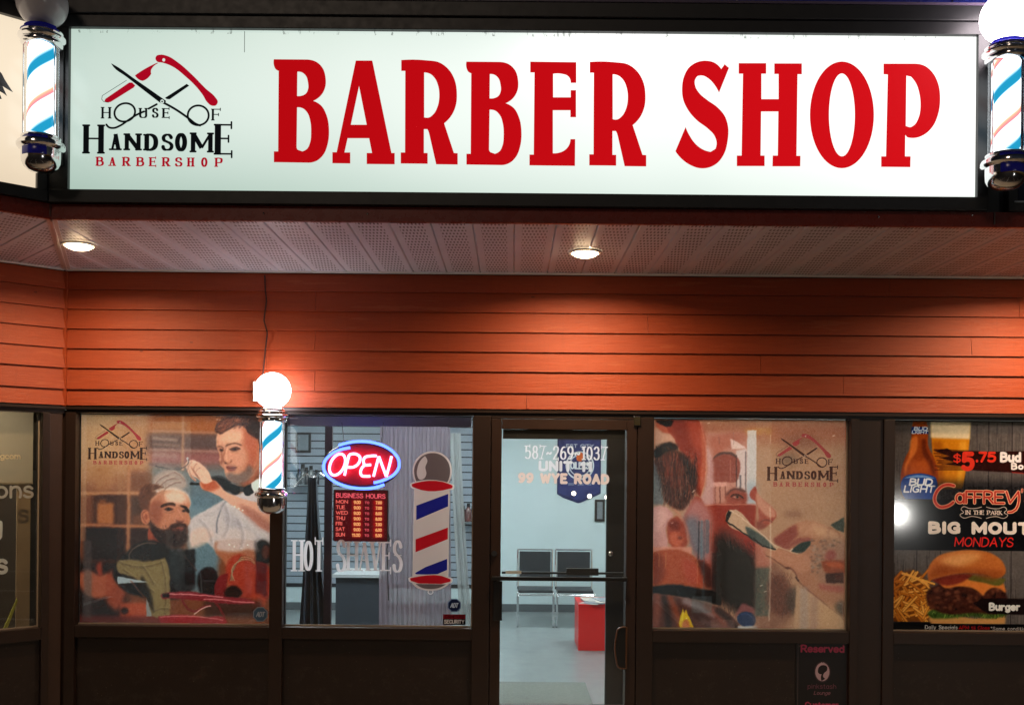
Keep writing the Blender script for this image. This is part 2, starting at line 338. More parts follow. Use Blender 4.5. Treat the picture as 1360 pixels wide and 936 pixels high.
# ------------------------------------------------------------------ printed matter: a small painter that works on arrays
FONT = {
 'A': (.7, ['l0,0 .35,1 .7,0', 'l.13,.36 .57,.36']), 'B': (.6, ['l0,0 0,1', 'c0,1 .3,1 .5,.9 .5,.66 .3,.54 0,.54', 'c0,.54 .35,.54 .58,.42 .58,.14 .35,0 0,0']),
 'C': (.62, ['c.6,.8 .45,.98 .25,.98 .06,.8 0,.5 .06,.2 .25,.02 .45,.02 .6,.2']), 'D': (.65, ['l0,0 0,1', 'c0,1 .3,1 .55,.85 .65,.5 .55,.15 .3,0 0,0']),
 'E': (.55, ['l0,0 0,1', 'l0,1 .53,1', 'l0,.53 .42,.53', 'l0,0 .55,0']), 'F': (.5, ['l0,0 0,1', 'l0,1 .5,1', 'l0,.52 .38,.52']),
 'G': (.66, ['c.6,.8 .45,.98 .25,.98 .06,.8 0,.5 .06,.2 .25,.02 .45,.02 .62,.16', 'l.62,.1 .62,.44', 'l.38,.44 .62,.44']), 'H': (.65, ['l0,0 0,1', 'l.65,0 .65,1', 'l0,.52 .65,.52']),
 'I': (.05, ['l.02,0 .02,1']), 'J': (.42, ['l.4,1 .4,.25', 'c.4,.25 .32,.03 .14,0 0,.15']), 'K': (.62, ['l0,0 0,1', 'l.58,1 0,.42', 'l.2,.58 .62,0']), 'L': (.5, ['l0,1 0,0', 'l0,0 .5,0']),
 'M': (.8, ['l0,0 0,1', 'l0,1 .4,.2', 'l.4,.2 .8,1', 'l.8,1 .8,0']), 'N': (.66, ['l0,0 0,1', 'l0,1 .66,0', 'l.66,0 .66,1']),
 'O': (.7, ['o.35,.5 .35,.5']), 'P': (.57, ['l0,0 0,1', 'c0,1 .35,1 .55,.9 .57,.73 .5,.52 .3,.46 0,.46']), 'Q': (.7, ['o.35,.5 .35,.5', 'l.42,.25 .7,-.05']),
 'R': (.62, ['l0,0 0,1', 'c0,1 .35,1 .54,.9 .56,.74 .5,.56 .3,.5 0,.5', 'l.28,.5 .62,0']), 'S': (.56, ['c.52,.82 .4,.98 .18,.99 .03,.85 .06,.65 .25,.54 .45,.44 .56,.28 .48,.06 .28,0 .08,.04 0,.2']),
 'T': (.62, ['l.31,0 .31,1', 'l0,1 .62,1']), 'U': (.65, ['l0,1 0,.35', 'c0,.35 .05,.08 .32,0 .6,.08 .65,.35', 'l.65,.35 .65,1']), 'V': (.7, ['l0,1 .35,0', 'l.35,0 .7,1']),
 'W': (.95, ['l0,1 .24,0', 'l.24,0 .475,.85', 'l.475,.85 .71,0', 'l.71,0 .95,1']), 'X': (.65, ['l0,0 .65,1', 'l0,1 .65,0']), 'Y': (.66, ['l0,1 .33,.48', 'l.66,1 .33,.48', 'l.33,.48 .33,0']), 'Z': (.6, ['l0,1 .6,1', 'l.6,1 0,0', 'l0,0 .6,0']),
 '0': (.56, ['o.28,.5 .28,.5']), '1': (.3, ['l.22,0 .22,1', 'l.22,1 0,.8']), '2': (.56, ['c.02,.75 .12,.96 .3,1 .52,.88 .5,.62 .25,.3 0,0', 'l0,0 .56,0']), '3': (.54, ['c.02,.85 .2,1 .42,.95 .5,.75 .4,.57 .2,.53', 'c.2,.53 .45,.5 .54,.27 .42,.04 .2,0 0,.14']),
 '5': (.55, ['l.5,1 .08,1', 'l.08,1 .04,.55', 'c.04,.55 .25,.63 .48,.55 .54,.3 .42,.05 .2,0 0,.1']), '6': (.56, ['c.48,.95 .3,.95 .1,.75 .01,.4 .06,.12 .28,0 .5,.08 .56,.32 .46,.55 .25,.58 .04,.4']),
 '7': (.52, ['l0,1 .52,1', 'l.52,1 .16,0']), '8': (.55, ['o.275,.76 .22,.24', 'o.275,.27 .275,.27']), '9': (.56, ['c.54,.6 .4,.43 .2,.43 .03,.58 .03,.85 .25,1 .48,.92 .56,.62 .46,.25 .25,.03 .06,.05']),
 'a': (.46, ['o.22,.32 .22,.32', 'l.45,.66 .45,0']), 'b': (.48, ['l0,0 0,1.02', 'o.24,.32 .24,.32']), 'c': (.42, ['c.42,.52 .25,.65 .06,.55 0,.32 .06,.1 .25,0 .42,.12']), 'd': (.48, ['l.47,0 .47,1.02', 'o.24,.32 .24,.32']),
 'e': (.46, ['l0,.34 .46,.34', 'c.46,.34 .4,.6 .22,.66 .04,.55 0,.3 .06,.08 .24,0 .44,.12']), 'f': (.3, ['c.32,1 .16,1.02 .1,.85 .1,.65', 'l.1,.7 .1,0', 'l0,.62 .28,.62']), 'g': (.48, ['o.24,.32 .24,.32', 'c.47,.66 .47,.1 .42,-.22 .2,-.3 .02,-.2']), 'h': (.45, ['l0,0 0,1.02', 'c0,.45 .15,.64 .35,.62 .44,.45 .45,0']), 'i': (.05, ['l.02,0 .02,.66', 'l.02,.9 .02,.94']),
 'k': (.42, ['l0,0 0,1', 'l.38,.66 0,.28', 'l.14,.4 .42,0']), 'l': (.05, ['l.02,0 .02,1.02']), 'm': (.75, ['l0,0 0,.66', 'c0,.42 .12,.64 .28,.62 .37,.45 .37,0', 'c.37,.42 .5,.64 .65,.62 .74,.45 .75,0']), 'n': (.45, ['l0,0 0,.66', 'c0,.42 .15,.64 .35,.62 .44,.45 .45,0']),
 'o': (.5, ['o.25,.32 .25,.32']), 'p': (.48, ['l0,-.3 0,.66', 'o.24,.32 .24,.32']), 'r': (.3, ['l0,0 0,.66', 'c0,.4 .1,.6 .3,.64']), 's': (.4, ['c.38,.54 .22,.66 .05,.58 .04,.42 .2,.34 .38,.24 .36,.05 .18,0 0,.1']),
 't': (.3, ['l.12,.9 .12,.1', 'c.12,.12 .18,0 .3,.02', 'l0,.64 .28,.64']), 'u': (.45, ['c0,.66 .01,.2 .1,.03 .3,.02 .45,.25', 'l.45,.66 .45,0']), 'v': (.46, ['l0,.66 .23,0', 'l.23,0 .46,.66']), 'y': (.46, ['l0,.66 .23,0', 'l.46,.66 .12,-.3']),
 '-': (.4, ['l.05,.42 .35,.42']), '~': (.5, ['c0,.38 .12,.5 .25,.44 .38,.38 .5,.5']), '.': (.08, ['l.03,0 .03,.05']), ',': (.08, ['l.05,.05 0,-.12']), "'": (.08, ['l.05,1 .02,.8']), '$': (.5, ['c.48,.8 .35,.95 .15,.94 .02,.8 .06,.62 .25,.53 .42,.44 .5,.25 .4,.06 .22,.02 0,.15', 'l.25,1.1 .25,-.1']),
 '&': (.62, ['c.6,0 .3,.4 .1,.7 .14,.95 .32,1 .42,.82 .3,.62 .06,.42 0,.18 .16,0 .4,.08 .6,.42']), '*': (.3, ['l.15,1 .15,.7', 'l.02,.93 .28,.77', 'l.28,.93 .02,.77']), ' ': (.32, [])}
_GC = {}
def glyph_strokes(ch):
    if ch in _GC: return _GC[ch]
    wd, st = FONT[ch]; out = []
    for s in st:
        v = [tuple(float(q) for q in p.split(',')) for p in s[1:].split()]
        if s[0] == 'o': pts = ell(v[0][0], v[0][1], v[1][0], v[1][1], 28); pts.append(pts[0]); out.append(('o', pts))
        elif s[0] == 'c': out.append(('c', smooth_pts(v, False, 100, sub=5)))
        else: out.append(('l', v))
    _GC[ch] = (wd, out); return _GC[ch]
def boxblur(m, r, axis):
    r = int(r)
    if r < 1: return m
    p = [(0, 0)]*m.ndim; p[axis] = (r+1, r); q = np.cumsum(np.pad(m, p, mode='edge'), axis=axis, dtype=np.float64)
    n = m.shape[axis]; sl = [slice(None)]*m.ndim; s2 = list(sl); sl[axis] = slice(2*r+1, 2*r+1+n); s2[axis] = slice(0, n)
    return ((q[tuple(sl)]-q[tuple(s2)])/(2*r+1)).astype(np.float32)
def gblur(m, s):
    r = max(1, round(s*.95))
    for _ in range(3): m = boxblur(boxblur(m, r, 0), r, 1)
    return m
class Art:
    """canvas over a rectangle in photo pixels (x0,y0)-(x1,y1), k samples per pixel; rgb are print colours 0..255, a = opacity of the film"""
    def __init__(s, x0, y0, x1, y1, k=4, bg=(0, 0, 0), a=1.0):
        s.x0, s.y0, s.x1, s.y1, s.k = x0, y0, x1, y1, k; s.W, s.H = int((x1-x0)*k), int((y1-y0)*k)
        s.im = np.ones((s.H, s.W, 4), np.float32); s.im[..., :3] = np.array(bg, np.float32)/255; s.im[..., 3] = a
        s.tr(0, 0, 1)
    def tr(s, ox, oy, sc): s.ox, s.oy, s.sc = ox, oy, sc; return s      # following coordinates are (c/sc + o)
    def m(s, p): return (((p[0]/s.sc+s.ox)-s.x0)*s.k, ((p[1]/s.sc+s.oy)-s.y0)*s.k)
    def put(s, mask, x, y, col, a=1., col2=None, axis=1, alpha=None):
        h, w_ = mask.shape; R = s.im[y:y+h, x:x+w_]; mk = (mask*a)[..., None]; c = np.array(col, np.float32)/255
        if col2 is not None:
            n = h if axis == 0 else w_; g = np.linspace(0, 1, n, dtype=np.float32); g = g[:, None, None] if axis == 0 else g[None, :, None]
            c = c*(1-g)+np.array(col2, np.float32)/255*g
        R[..., :3] = R[..., :3]*(1-mk)+c*mk
        if alpha is not None: R[..., 3:] = R[..., 3:]*(1-mk)+alpha*mk
    def raster(s, loops, pad):
        xs = [p[0] for L in loops for p in L]; ys = [p[1] for L in loops for p in L]
        X0, X1 = max(0, int(min(xs)-pad)), min(s.W, int(max(xs)+pad)+2); Y0, Y1 = max(0, int(min(ys)-pad)), min(s.H, int(max(ys)+pad)+2)
        if X1 <= X0 or Y1 <= Y0: return None
        w_, h = X1-X0, Y1-Y0; T = np.zeros((h, w_+1), np.int32)
        for L in loops:
            for (ax, ay), (bx, by) in zip(L, L[1:]+L[:1]):
                if ay == by: continue
                if ay > by: ax, ay, bx, by = bx, by, ax, ay
                r0, r1 = max(Y0, math.ceil(ay-.5)), min(Y1, math.ceil(by-.5))
                if r1 <= r0: continue
                rows = np.arange(r0, r1); x = ax+(rows+.5-ay)*(bx-ax)/(by-ay)
                np.add.at(T, (rows-Y0, np.clip(np.ceil(x-.5).astype(int)-X0, 0, w_)), 1)
        return (np.cumsum(T, 1)[:, :w_] % 2).astype(np.float32), X0, Y0
    def poly(s, pts, col, a=1., blur=0., sm=True, col2=None, axis=1, holes=(), alpha=None, ang=75):
        loops = [[s.m(p) for p in (smooth_pts(pts, True, ang) if sm else pts)]]+[[s.m(p) for p in h] for h in holes]
        b = blur*s.k/s.sc if blur else 0
        r = s.raster(loops, 3*b+2)
        if r is None: return
        mk, X, Y = r
        if b >= .5: mk = gblur(mk, b)
        s.put(mk, X, Y, col, a, col2, axis, alpha)
    def rect(s, x0, y0, x1, y1, col, a=1., blur=0., **k): s.poly([(x0, y0), (x1, y0), (x1, y1), (x0, y1)], col, a, blur, False, **k)
    def ell(s, cx, cy, rx, ry, col, a=1., blur=0., rot=0, **k): s.poly(ell(cx, cy, rx, ry, 40, rot=rot), col, a, blur, False, **k)
    def strokes(s, segs, col, a=1., blur=0., alpha=None):
        """segs: list of (p, q, width) in current coordinates"""
        S = [(s.m(g[0]), s.m(g[1]), g[2]*s.k/s.sc/2) for g in segs]; butt = [len(g) > 3 for g in segs]
        if not S: return
        b = blur*s.k/s.sc; pad = max(h for _, _, h in S)+2+3*b
        xs = [v[0] for p, q, _ in S for v in (p, q)]; ys = [v[1] for p, q, _ in S for v in (p, q)]
        X0, X1 = max(0, int(min(xs)-pad)), min(s.W, int(max(xs)+pad)+2); Y0, Y1 = max(0, int(min(ys)-pad)), min(s.H, int(max(ys)+pad)+2)
        if X1 <= X0 or Y1 <= Y0: return
        mk = np.zeros((Y1-Y0, X1-X0), np.float32)
        for (p, q, h), bt in zip(S, butt):
            a0, a1 = max(X0, int(min(p[0], q[0])-h-2)), min(X1, int(max(p[0], q[0])+h+3)); b0, b1 = max(Y0, int(min(p[1], q[1])-h-2)), min(Y1, int(max(p[1], q[1])+h+3))
            if a1 <= a0 or b1 <= b0: continue
            gx = np.arange(a0, a1)[None, :]+.5; gy = np.arange(b0, b1)[:, None]+.5
            dx, dy = q[0]-p[0], q[1]-p[1]; L2 = dx*dx+dy*dy+1e-9
            t0 = ((gx-p[0])*dx+(gy-p[1])*dy)/L2; t = np.clip(t0, 0, 1); d = np.hypot(gx-p[0]-t*dx, gy-p[1]-t*dy)
            v = np.clip(h-d+.5, 0, 1)
            if bt: v = v*((t0 >= 0) & (t0 <= 1))
            R = mk[b0-Y0:b1-Y0, a0-X0:a1-X0]; np.maximum(R, v, out=R)
        if b >= .5: mk = gblur(mk, b)
        s.put(mk, X0, Y0, col, a, alpha=alpha)
    def line(s, pts, w0, col, a=1., blur=0., w1=None, sm=True, alpha=None):
        P = smooth_pts(pts, False, 100) if sm and len(pts) > 2 else pts; n = len(P)-1; w1 = w0 if w1 is None else w1
        s.strokes([(P[i], P[i+1], w0+(w1-w0)*i/max(1, n-1)) for i in range(n)], col, a, blur, alpha)
    def glyph(s, ch, x0, yb, wd, h, W, w=None, serif=0, col=(0, 0, 0), a=1., slant=0, alpha=None, blur=0, butt=False):
        gw, st = glyph_strokes(ch); w = W if w is None else w; kx = wd/max(gw, .05) if gw > .1 else h
        fxy = lambda p: (x0+p[0]*kx+slant*p[1]*h, yb-p[1]*h)
        segs = []; ends = {}
        for k, P in st:
            for e in (P[0], P[-1]): ends[e] = ends.get(e, 0)+1
        for k, P in st:
            Q = [fxy(p) for p in P]
            for i in range(len(Q)-1):
                dx, dy = Q[i+1][0]-Q[i][0], Q[i+1][1]-Q[i][1]; L = math.hypot(dx, dy)+1e-9
                if k == 'l' and abs(dx) > .12*L and abs(dy) > .3*L: f = 1. if (dx*dy > 0) else .25      # back diagonals thick, forward thin
                else: f = abs(dy)/L
                segs.append((Q[i], Q[i+1], w+(W-w)*f)+((1,) if (serif or butt) and k == 'l' else ()))
            if serif and k == 'l':
                for e, o in ((P[0], P[1]), (P[-1], P[-2])):
                    if abs(e[1]-o[1]) > .3 and ends[e] < (3 if e[1] in (0, 1) else 1) and (e[1] in (0, 1)) and abs(e[0]-o[0]) < .45:
                        X, Y = fxy(e); sg = w*.5*(1 if e[1] == 0 else -1); segs.append(((X-serif-W*.35, Y), (X+serif+W*.35, Y), w*1.1))
                    elif abs(e[1]-o[1]) < .01 and ends[e] == 1:
                        X, Y = fxy(e); dn = -1 if e[1] == 0 else 1; segs.append(((X, Y-.1*h), (X, Y+.12*h), w))
        s.strokes(segs, col, a, blur, alpha)
    def text(s, txt, x0, x1, yb, h, W, w=None, serif=0, col=(0, 0, 0), gap=.2, a=1., slant=0, alpha=None, blur=0, dy=0):
        ws = [glyph_strokes(c)[0] for c in txt]; tot = sum(ws)+gap*(len(ws)-1); kx = (x1-x0)/tot; x = x0
        for i, (c, g) in enumerate(zip(txt, ws)):
            if c != ' ':
                if g > .1: s.glyph(c, x, yb+dy*i/len(txt), g*kx, h, W, w, serif, col, a, slant, alpha, blur)
                else: s.glyph(c, x+g*kx/2-.02*h, yb+dy*i/len(txt), 0, h, W, w, serif, col, a, slant, alpha, blur)
            x += (g+gap)*kx
    def soften(s, px):
        for c in range(3): s.im[..., c] = gblur(s.im[..., c], px*s.k)
        return s
    def ripple(s, amp, sc):
        dx = gblur(RNG.randn(s.H, s.W).astype(np.float32), sc*1.6); dy = gblur(RNG.randn(s.H, s.W).astype(np.float32), sc*1.6); dx *= amp/dx.std(); dy *= amp/dy.std()
        yy, xx = np.mgrid[0:s.H, 0:s.W]; s.im = s.im[np.clip((yy+dy).round().astype(int), 0, s.H-1), np.clip((xx+dx).round().astype(int), 0, s.W-1)]; return s
    def tone(s, m, g=1., sat=.84):
        L_ = s.im[..., :3].mean(-1, keepdims=True); s.im[..., :3] = L_+(s.im[..., :3]-L_)*sat
        s.im[..., :3] = np.clip(s.im[..., :3], 0, 1)**g*np.array(m, np.float32); return s
    def grain(s, amt=.02, amt2=.03, sc=6):
        n = RNG.randn(s.H, s.W).astype(np.float32)*amt
        m = gblur(RNG.randn(s.H, s.W).astype(np.float32), sc); m *= amt2/(m.std()+1e-9); s.im[..., :3] += (n+m)[..., None]; return s
    def image(s, name, gain=1., sat=1.):
        im = np.clip(s.im, 0, 1)[::-1].copy()
        if gain != 1: L_ = im[..., :3].mean(-1, keepdims=True); im[..., :3] = np.clip(L_+(im[..., :3]-L_)*sat, 0, 1)**gain
        I = bpy.data.images.new(name, s.W, s.H, alpha=True); I.alpha_mode = 'CHANNEL_PACKED'
        I.pixels.foreach_set(np.ascontiguousarray(im, np.float32).ravel()); I.update(); I.pack(); return I
def print_mat(name, art, kind='film', strength=1., rough=.4, transl=.35, gain=1., sat=1.):
    t = NT(name); tx = t.n('ShaderNodeTexImage'); tx.image = art.image(name, gain, sat); tx.extension = 'EXTEND'
    tr = t.n('ShaderNodeBsdfTransparent'); mx = t.n('ShaderNodeMixShader')
    if kind == 'emit':
        e = t.n('ShaderNodeEmission'); t.l(tx.outputs[0], e.inputs[0]); e.inputs[1].default_value = strength; top = e.outputs[0]
    elif kind in ('film', 'glossfilm'):
        d = t.n('ShaderNodeBsdfDiffuse'); tl = t.n('ShaderNodeBsdfTranslucent'); t.l(tx.outputs[0], d.inputs[0]); t.l(tx.outputs[0], tl.inputs[0])
        m2 = t.n('ShaderNodeMixShader'); m2.inputs[0].default_value = transl; t.l(d.outputs[0], m2.inputs[1]); t.l(tl.outputs[0], m2.inputs[2]); top = m2.outputs[0]
        if kind == 'glossfilm':
            g = t.n('ShaderNodeBsdfGlossy'); g.inputs['Roughness'].default_value = rough; m3 = t.n('ShaderNodeMixShader'); m3.inputs[0].default_value = .05; t.l(top, m3.inputs[1]); t.l(g.outputs[0], m3.inputs[2]); top = m3.outputs[0]
    else:
        p = t.bsdf(tx.outputs[0], rough, 0, .5); top = p.outputs[0]
    t.l(tx.outputs[1], mx.inputs[0]); t.l(tr.outputs[0], mx.inputs[1]); t.l(top, mx.inputs[2]); return t.done(mx.outputs[0])
def print_plane(name, art, mat, Y, parent=None, rectpx=None, Yref=D, M=None):
    """flat print standing on plane Y covering the art's photo rectangle (as it stands on plane Yref)"""
    x0, y0, x1, y1 = rectpx or (art.x0, art.y0, art.x1, art.y1)
    cx, cy = (x0+x1)/2, (y0+y1)/2; p = at(cx, cy, Yref); k = Yref/F_PX; hw, hh = (x1-x0)/2*k, (y1-y0)/2*k
    mb = MB().quad((p.x-hw, Y, p.z-hh), (p.x+hw, Y, p.z-hh), (p.x+hw, Y, p.z+hh), (p.x-hw, Y, p.z+hh))
    f = lambda v: ((v.x-p.x+hw)/(2*hw), (v.z-p.z+hh)/(2*hh))
    return part(name, mb, mat, parent, uvf=f) if parent is not None else obj(name, mb, mat, uvf=f)
# ================================================================== SETTING
ZS = 3.233                                            # soffit height
ZB = fz(680, 545)                                     # underside of the siding
XR = 6.6                                              # how far the strip of shops is built to the right
TA2 = math.tan(ALPHA/2)
def ground_mat(name, c1, c2, sc, rough=.85, b=.5):
    t = NT(name); n = t.noise(t.pos(), sc, 10, .7); n2 = t.noise(t.pos(), .6, 4)
    c = t.mix(n, c1, c2); c = t.mix(t.math('MULTIPLY', n2, .4), c, c1)
    return t.done(t.bsdf(c, rough, 0, .3, n, b, .006).outputs[0])
ASPH = ground_mat('asphalt', srgb(44, 44, 46), srgb(74, 73, 72), 60)
CONC = ground_mat('concrete', srgb(120, 116, 108), srgb(160, 154, 144), 30)
tag(obj('ground', MB().quad((-600, -600, -.17), (600, -600, -.17), (600, 600, -.17), (-600, 600, -.17)), ground_mat('dry ground', srgb(60, 56, 48), srgb(84, 80, 66), 6)), kind='structure')
tag(obj('road', MB().quad((-60, -40, -.15), (60, -40, -.15), (60, 4.2, -.15), (-60, 4.2, -.15)), ASPH), kind='structure')
pv = tag(obj('pavement', MB().box(-30, 30, 4.35, D-.02, -.16, -.004), CONC), kind='structure')
for i in range(9):
    obj('paving_slab', MB().box(-6+1.5*i+.004, -4.5+1.5*i-.004, 4.37, D-.03, -.003, .003), CONC, pv)
tag(obj('kerb', MB().box(-30, 30, 4.2, 4.346, -.16, .0), CONC), kind='structure')
PAINT = plain('road paint', (.7, .7, .68, 1), .7)
for i in range(7): tag(obj('parking_line', MB().box(-9+2.8*i, -8.9+2.8*i, -1, 3.9, -.149, -.145), PAINT), kind='structure')

# ---- siding walls, plank by plank
rows = [fz(90, y) for y in (385, 411, 437, 463, 489, 517, 538.5)]
JOINTS = {0: [1180], 1: [419, 1352], 2: [860], 3: [419, 1289], 4: [355, 1010], 5: [419, 1120], 6: [700]}
def plank(x0, x1, z0, z1, parent, M=None):
    mb = MB(); a, b = .024+random.uniform(-.001, .0015), .007
    v = [(x0, -a, z0), (x1, -a, z0), (x1, -b, z1), (x0, -b, z1), (x0, 0, z0), (x1, 0, z0), (x1, 0, z1), (x0, 0, z1)]
    mb.v = v; mb.f = [(0, 1, 2, 3), (5, 4, 7, 6), (4, 5, 1, 0), (3, 2, 6, 7), (4, 0, 3, 7), (1, 5, 6, 2)]
    Mt = (Matrix.Translation((0, D, 0)) if M is None else M)
    return part('plank', mb, SIDING, parent, M=Mt)
SWT = thing('siding_wall', 'wall of orange-red painted lap boards above the shop windows', 'wall')
part('sheathing', MB().box(XC, XR, D+.001, D+.06, ZB-.02, ZS+.05), BLACKM, SWT)
for i, zb in enumerate(rows):
    zt = ZS-.012 if i == 0 else rows[i-1]-.001
    xs = [XC+.012]+[fx(j, 450) for j in JOINTS[i]]+[XR]
    for a, b in zip(xs, xs[1:]): plank(a+.0012, b-.0012, zb+.0015, zt, SWT)
SWW = thing('siding_wall', 'angled end of the orange-red boarded wall, left of the inner corner', 'wall')
part('sheathing', MB().box(-3, 0, .001, .06, ZB-.02, ZS+.05), BLACKM, SWW, M=WING_W)
for i, zb in enumerate(rows):
    zt = ZS-.012 if i == 0 else rows[i-1]-.001
    for a, b in ((-3, -1.2-.1*(i % 3)), (-1.2-.1*(i % 3), -.012)): plank(a, b-.002, zb+.0015, zt, SWW, WING_W)
# corner bead
part('corner_trim', MB().box(XC-.012, XC+.012, D-.028, D-.001, ZB+.003, ZS-.014), SIDING, SWT)

# ---- soffit
PW = 44.3/186.0
def panel(x0, x1, yb, yend, zoff, t, M):
    """perforated pan, seams turned up; y runs from the wall (yb) outward to yend(x)"""
    mb = MB(); g = .007
    st = [(x0, .014), (x0+g, 0), (x1-g, 0), (x1, .014)]
    for (xa, za), (xb, zb2) in zip(st, st[1:]):
        mb.quad((xa, yb, ZS+za), (xb, yb, ZS+zb2), (xb, yend(xb), ZS+zb2), (xa, yend(xa), ZS+za))
    return part('soffit_panel', mb, SOFFIT, t, M=M, uvf=lambda v: (v.x-x0, v.y))
SOF = thing('soffit', 'perforated pale metal soffit under the long shop sign', 'soffit')
xj = at(682.5, 364).x-18*PW
k = 0
while xj < XR:
    x0, x1 = xj, xj+PW
    if x1 > XC+.02:
        x0c = max(x0, XC+.001)
        yend = lambda x: max(YS+.03, D-(x-XC)/TA2)-.0 if x < XS else YS+.03
        mb = MB(); g = .007; st = [(x0c, .014 if x0c == x0 else 0), (max(x0c, x0+g)+1e-4, 0), (x1-g, 0), (x1, .014)]
        for (xa, za), (xb, zb2) in zip(st, st[1:]):
            mb.quad((xa, D-.03, ZS+za), (xb, D-.03, ZS+zb2), (xb, min(D-.031, yend(xb)), ZS+zb2), (xa, min(D-.031, yend(xa)), ZS+za))
        part('soffit_panel', mb, SOFFIT, SOF, uvf=lambda v, q=x0: (v.x-q, v.y))
    xj += PW
part('wall_channel', MB().box(XC+.02, XR, D-.045, D-.026, ZS-.010, ZS+.004), WHITEP, SOF)
part('backing', MB().box(XC-.2, XR, YS+.06, D, ZS+.017, ZS+.05), BLACKM, SOF)
SOW = thing('soffit', 'perforated pale metal soffit over the angled wall, left of the mitre strip', 'soffit')
xj = 0-.1
while xj > -3:
    x0, x1 = xj-PW, xj
    yend = lambda x: -min(OH-.03, abs(x)/TA2)
    mb = MB(); g = .007; st = [(x0, .014), (x0+g, 0), (x1-g, 0), (x1, .014)]
    for (xa, za), (xb, zb2) in zip(st, st[1:]):
        mb.quad((xa, -.03, ZS+za), (xb, -.03, ZS+zb2), (xb, min(-.031, yend(xb)), ZS+zb2), (xa, min(-.031, yend(xa)), ZS+za))
    part('soffit_panel', mb, SOFFIT, SOW, M=WING_W, uvf=lambda v, q=x0: (v.x-q, v.y)); xj -= PW
part('soffit_panel', MB().quad((-.1, -.03, ZS), (-.03, -.03, ZS), (-.03, -.05, ZS), (-.1, -.1/TA2, ZS)), SOFFIT, SOW, M=WING_W, uvf=lambda v: (v.x+.1, v.y))
part('wall_channel', MB().box(-3, -.03, -.045, -.026, ZS-.010, ZS+.004), WHITEP, SOW, M=WING_W)
part('backing', MB().box(-3, -.0, -OH+.08, 0, ZS+.05, ZS+.08), BLACKM, SOW, M=WING_W)
# mitre strip
dv = Vector((XS-XC, YS-D, 0)); L = dv.length; Mm = Matrix.Translation((XC, D, 0)) @ Matrix.Rotation(math.atan2(dv.y, dv.x), 4, 'Z')
mt = MB().box(.04, L-.02, -.028, .028, ZS-.006, ZS+.001).box(.04, L-.02, -.006, .006, ZS-.012, ZS-.006)
part('mitre_strip', mt, plain('pale trim', srgb(205, 195, 188), .3, 0, .05), SOF, M=Mm)

# ---- canopy fascia and sign cabinets
Z_FB = ZS-.006
z_m = fz(680, 276, YS); z_face0 = fz(93, 253, YS); z_face1 = fz(93, 38.5, YS)
z_t1 = fz(680, 27, YS); z_t2 = fz(680, 6.5, YS)
FAS = thing('fascia', 'maroon metal flashing strip along the canopy edge under the signs', 'flashing')
part('strip', MB().box(XS-.0, XR, YS+.004, YS+.03, Z_FB, z_m), MAROON, FAS)
part('lip', MB().box(XS, XR, YS-.008, YS+.003, Z_FB-.004, Z_FB+.012), MAROON, FAS)
part('strip', MB().box(-3, .0, .004, .03, Z_FB, z_m), MAROON, FAS, M=WING_S)
part('lip', MB().box(-3, 0, -.008, .003, Z_FB-.004, Z_FB+.012), MAROON, FAS, M=WING_S)
for xq in (66, 1321): part('seam', MB().box(fx(xq, 280, YS)-.004, fx(xq, 280, YS)+.004, YS-.002, YS+.003, Z_FB+.013, z_m-.002), plain('seam putty', srgb(110, 90, 84), .6), FAS)
for xq, yq in ((488, 284), (1167, 288), (1291, 286), (350, 283)):
    p = at(xq, yq, YS); part('screw', MB().lathe([(.0001, -.002), (.006, -.001), (.006, .004)], 10).__class__().sphere((p.x, YS+.001, p.z), .006, 10, 6), CHROME, FAS)
CAN = thing('canopy_parapet', 'black metal parapet behind and above the lit signs', 'parapet')
part('back_panel', MB().box(XS-.02, XR, YS+.13, YS+.17, z_m, z_t2+.3), BLACKM, CAN)
part('back_panel', MB().box(-3, .02, .13, .17, z_m, z_t2+.3), BLACKM, CAN, M=WING_S)
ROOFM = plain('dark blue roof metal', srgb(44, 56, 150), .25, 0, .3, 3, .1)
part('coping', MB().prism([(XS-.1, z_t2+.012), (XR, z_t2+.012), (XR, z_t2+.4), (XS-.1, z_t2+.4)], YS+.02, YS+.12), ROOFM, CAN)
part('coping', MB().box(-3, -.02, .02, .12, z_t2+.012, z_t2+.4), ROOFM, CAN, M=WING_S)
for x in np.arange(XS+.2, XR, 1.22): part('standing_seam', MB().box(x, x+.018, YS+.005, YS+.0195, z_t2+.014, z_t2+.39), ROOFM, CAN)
part('gutter_lip', MB().box(XS-.05, XR, YS-.05, YS+.019, z_t2-.002, z_t2+.011), plain('mauve edge trim', srgb(96, 84, 104), .3), CAN)

xl, xr = fx(93.5, 150, YS), fx(1296, 150, YS)
SIGN = thing('shop_sign', 'long backlit white sign reading BARBER SHOP in big red letters', 'sign', (0, YS, z_face0), group=None)
FRM = plain('black sign frame', srgb(30, 31, 33), .42, 0, .2, 6, .08)
part('frame_top', MB().box(fx(66, 40, YS), xr+.06, YS-.03, YS+.12, z_face1, z_t1, .004), FRM, SIGN)
part('frame_top_cap', MB().box(fx(66, 40, YS), xr+.06, YS-.045, YS+.015, z_t1+.001, z_t2-.003, .004), FRM, SIGN)
part('frame_bottom', MB().box(fx(66, 40, YS), xr+.06, YS-.03, YS+.12, z_m+.001, z_face0, .004), FRM, SIGN)
part('frame_side', MB().box(fx(66, 40, YS), xl, YS-.028, YS+.12, z_face0+.001, z_face1-.001), FRM, SIGN)
part('frame_side', MB().box(xr, xr+.058, YS-.028, YS+.12, z_face0+.001, z_face1-.001), FRM, SIGN)
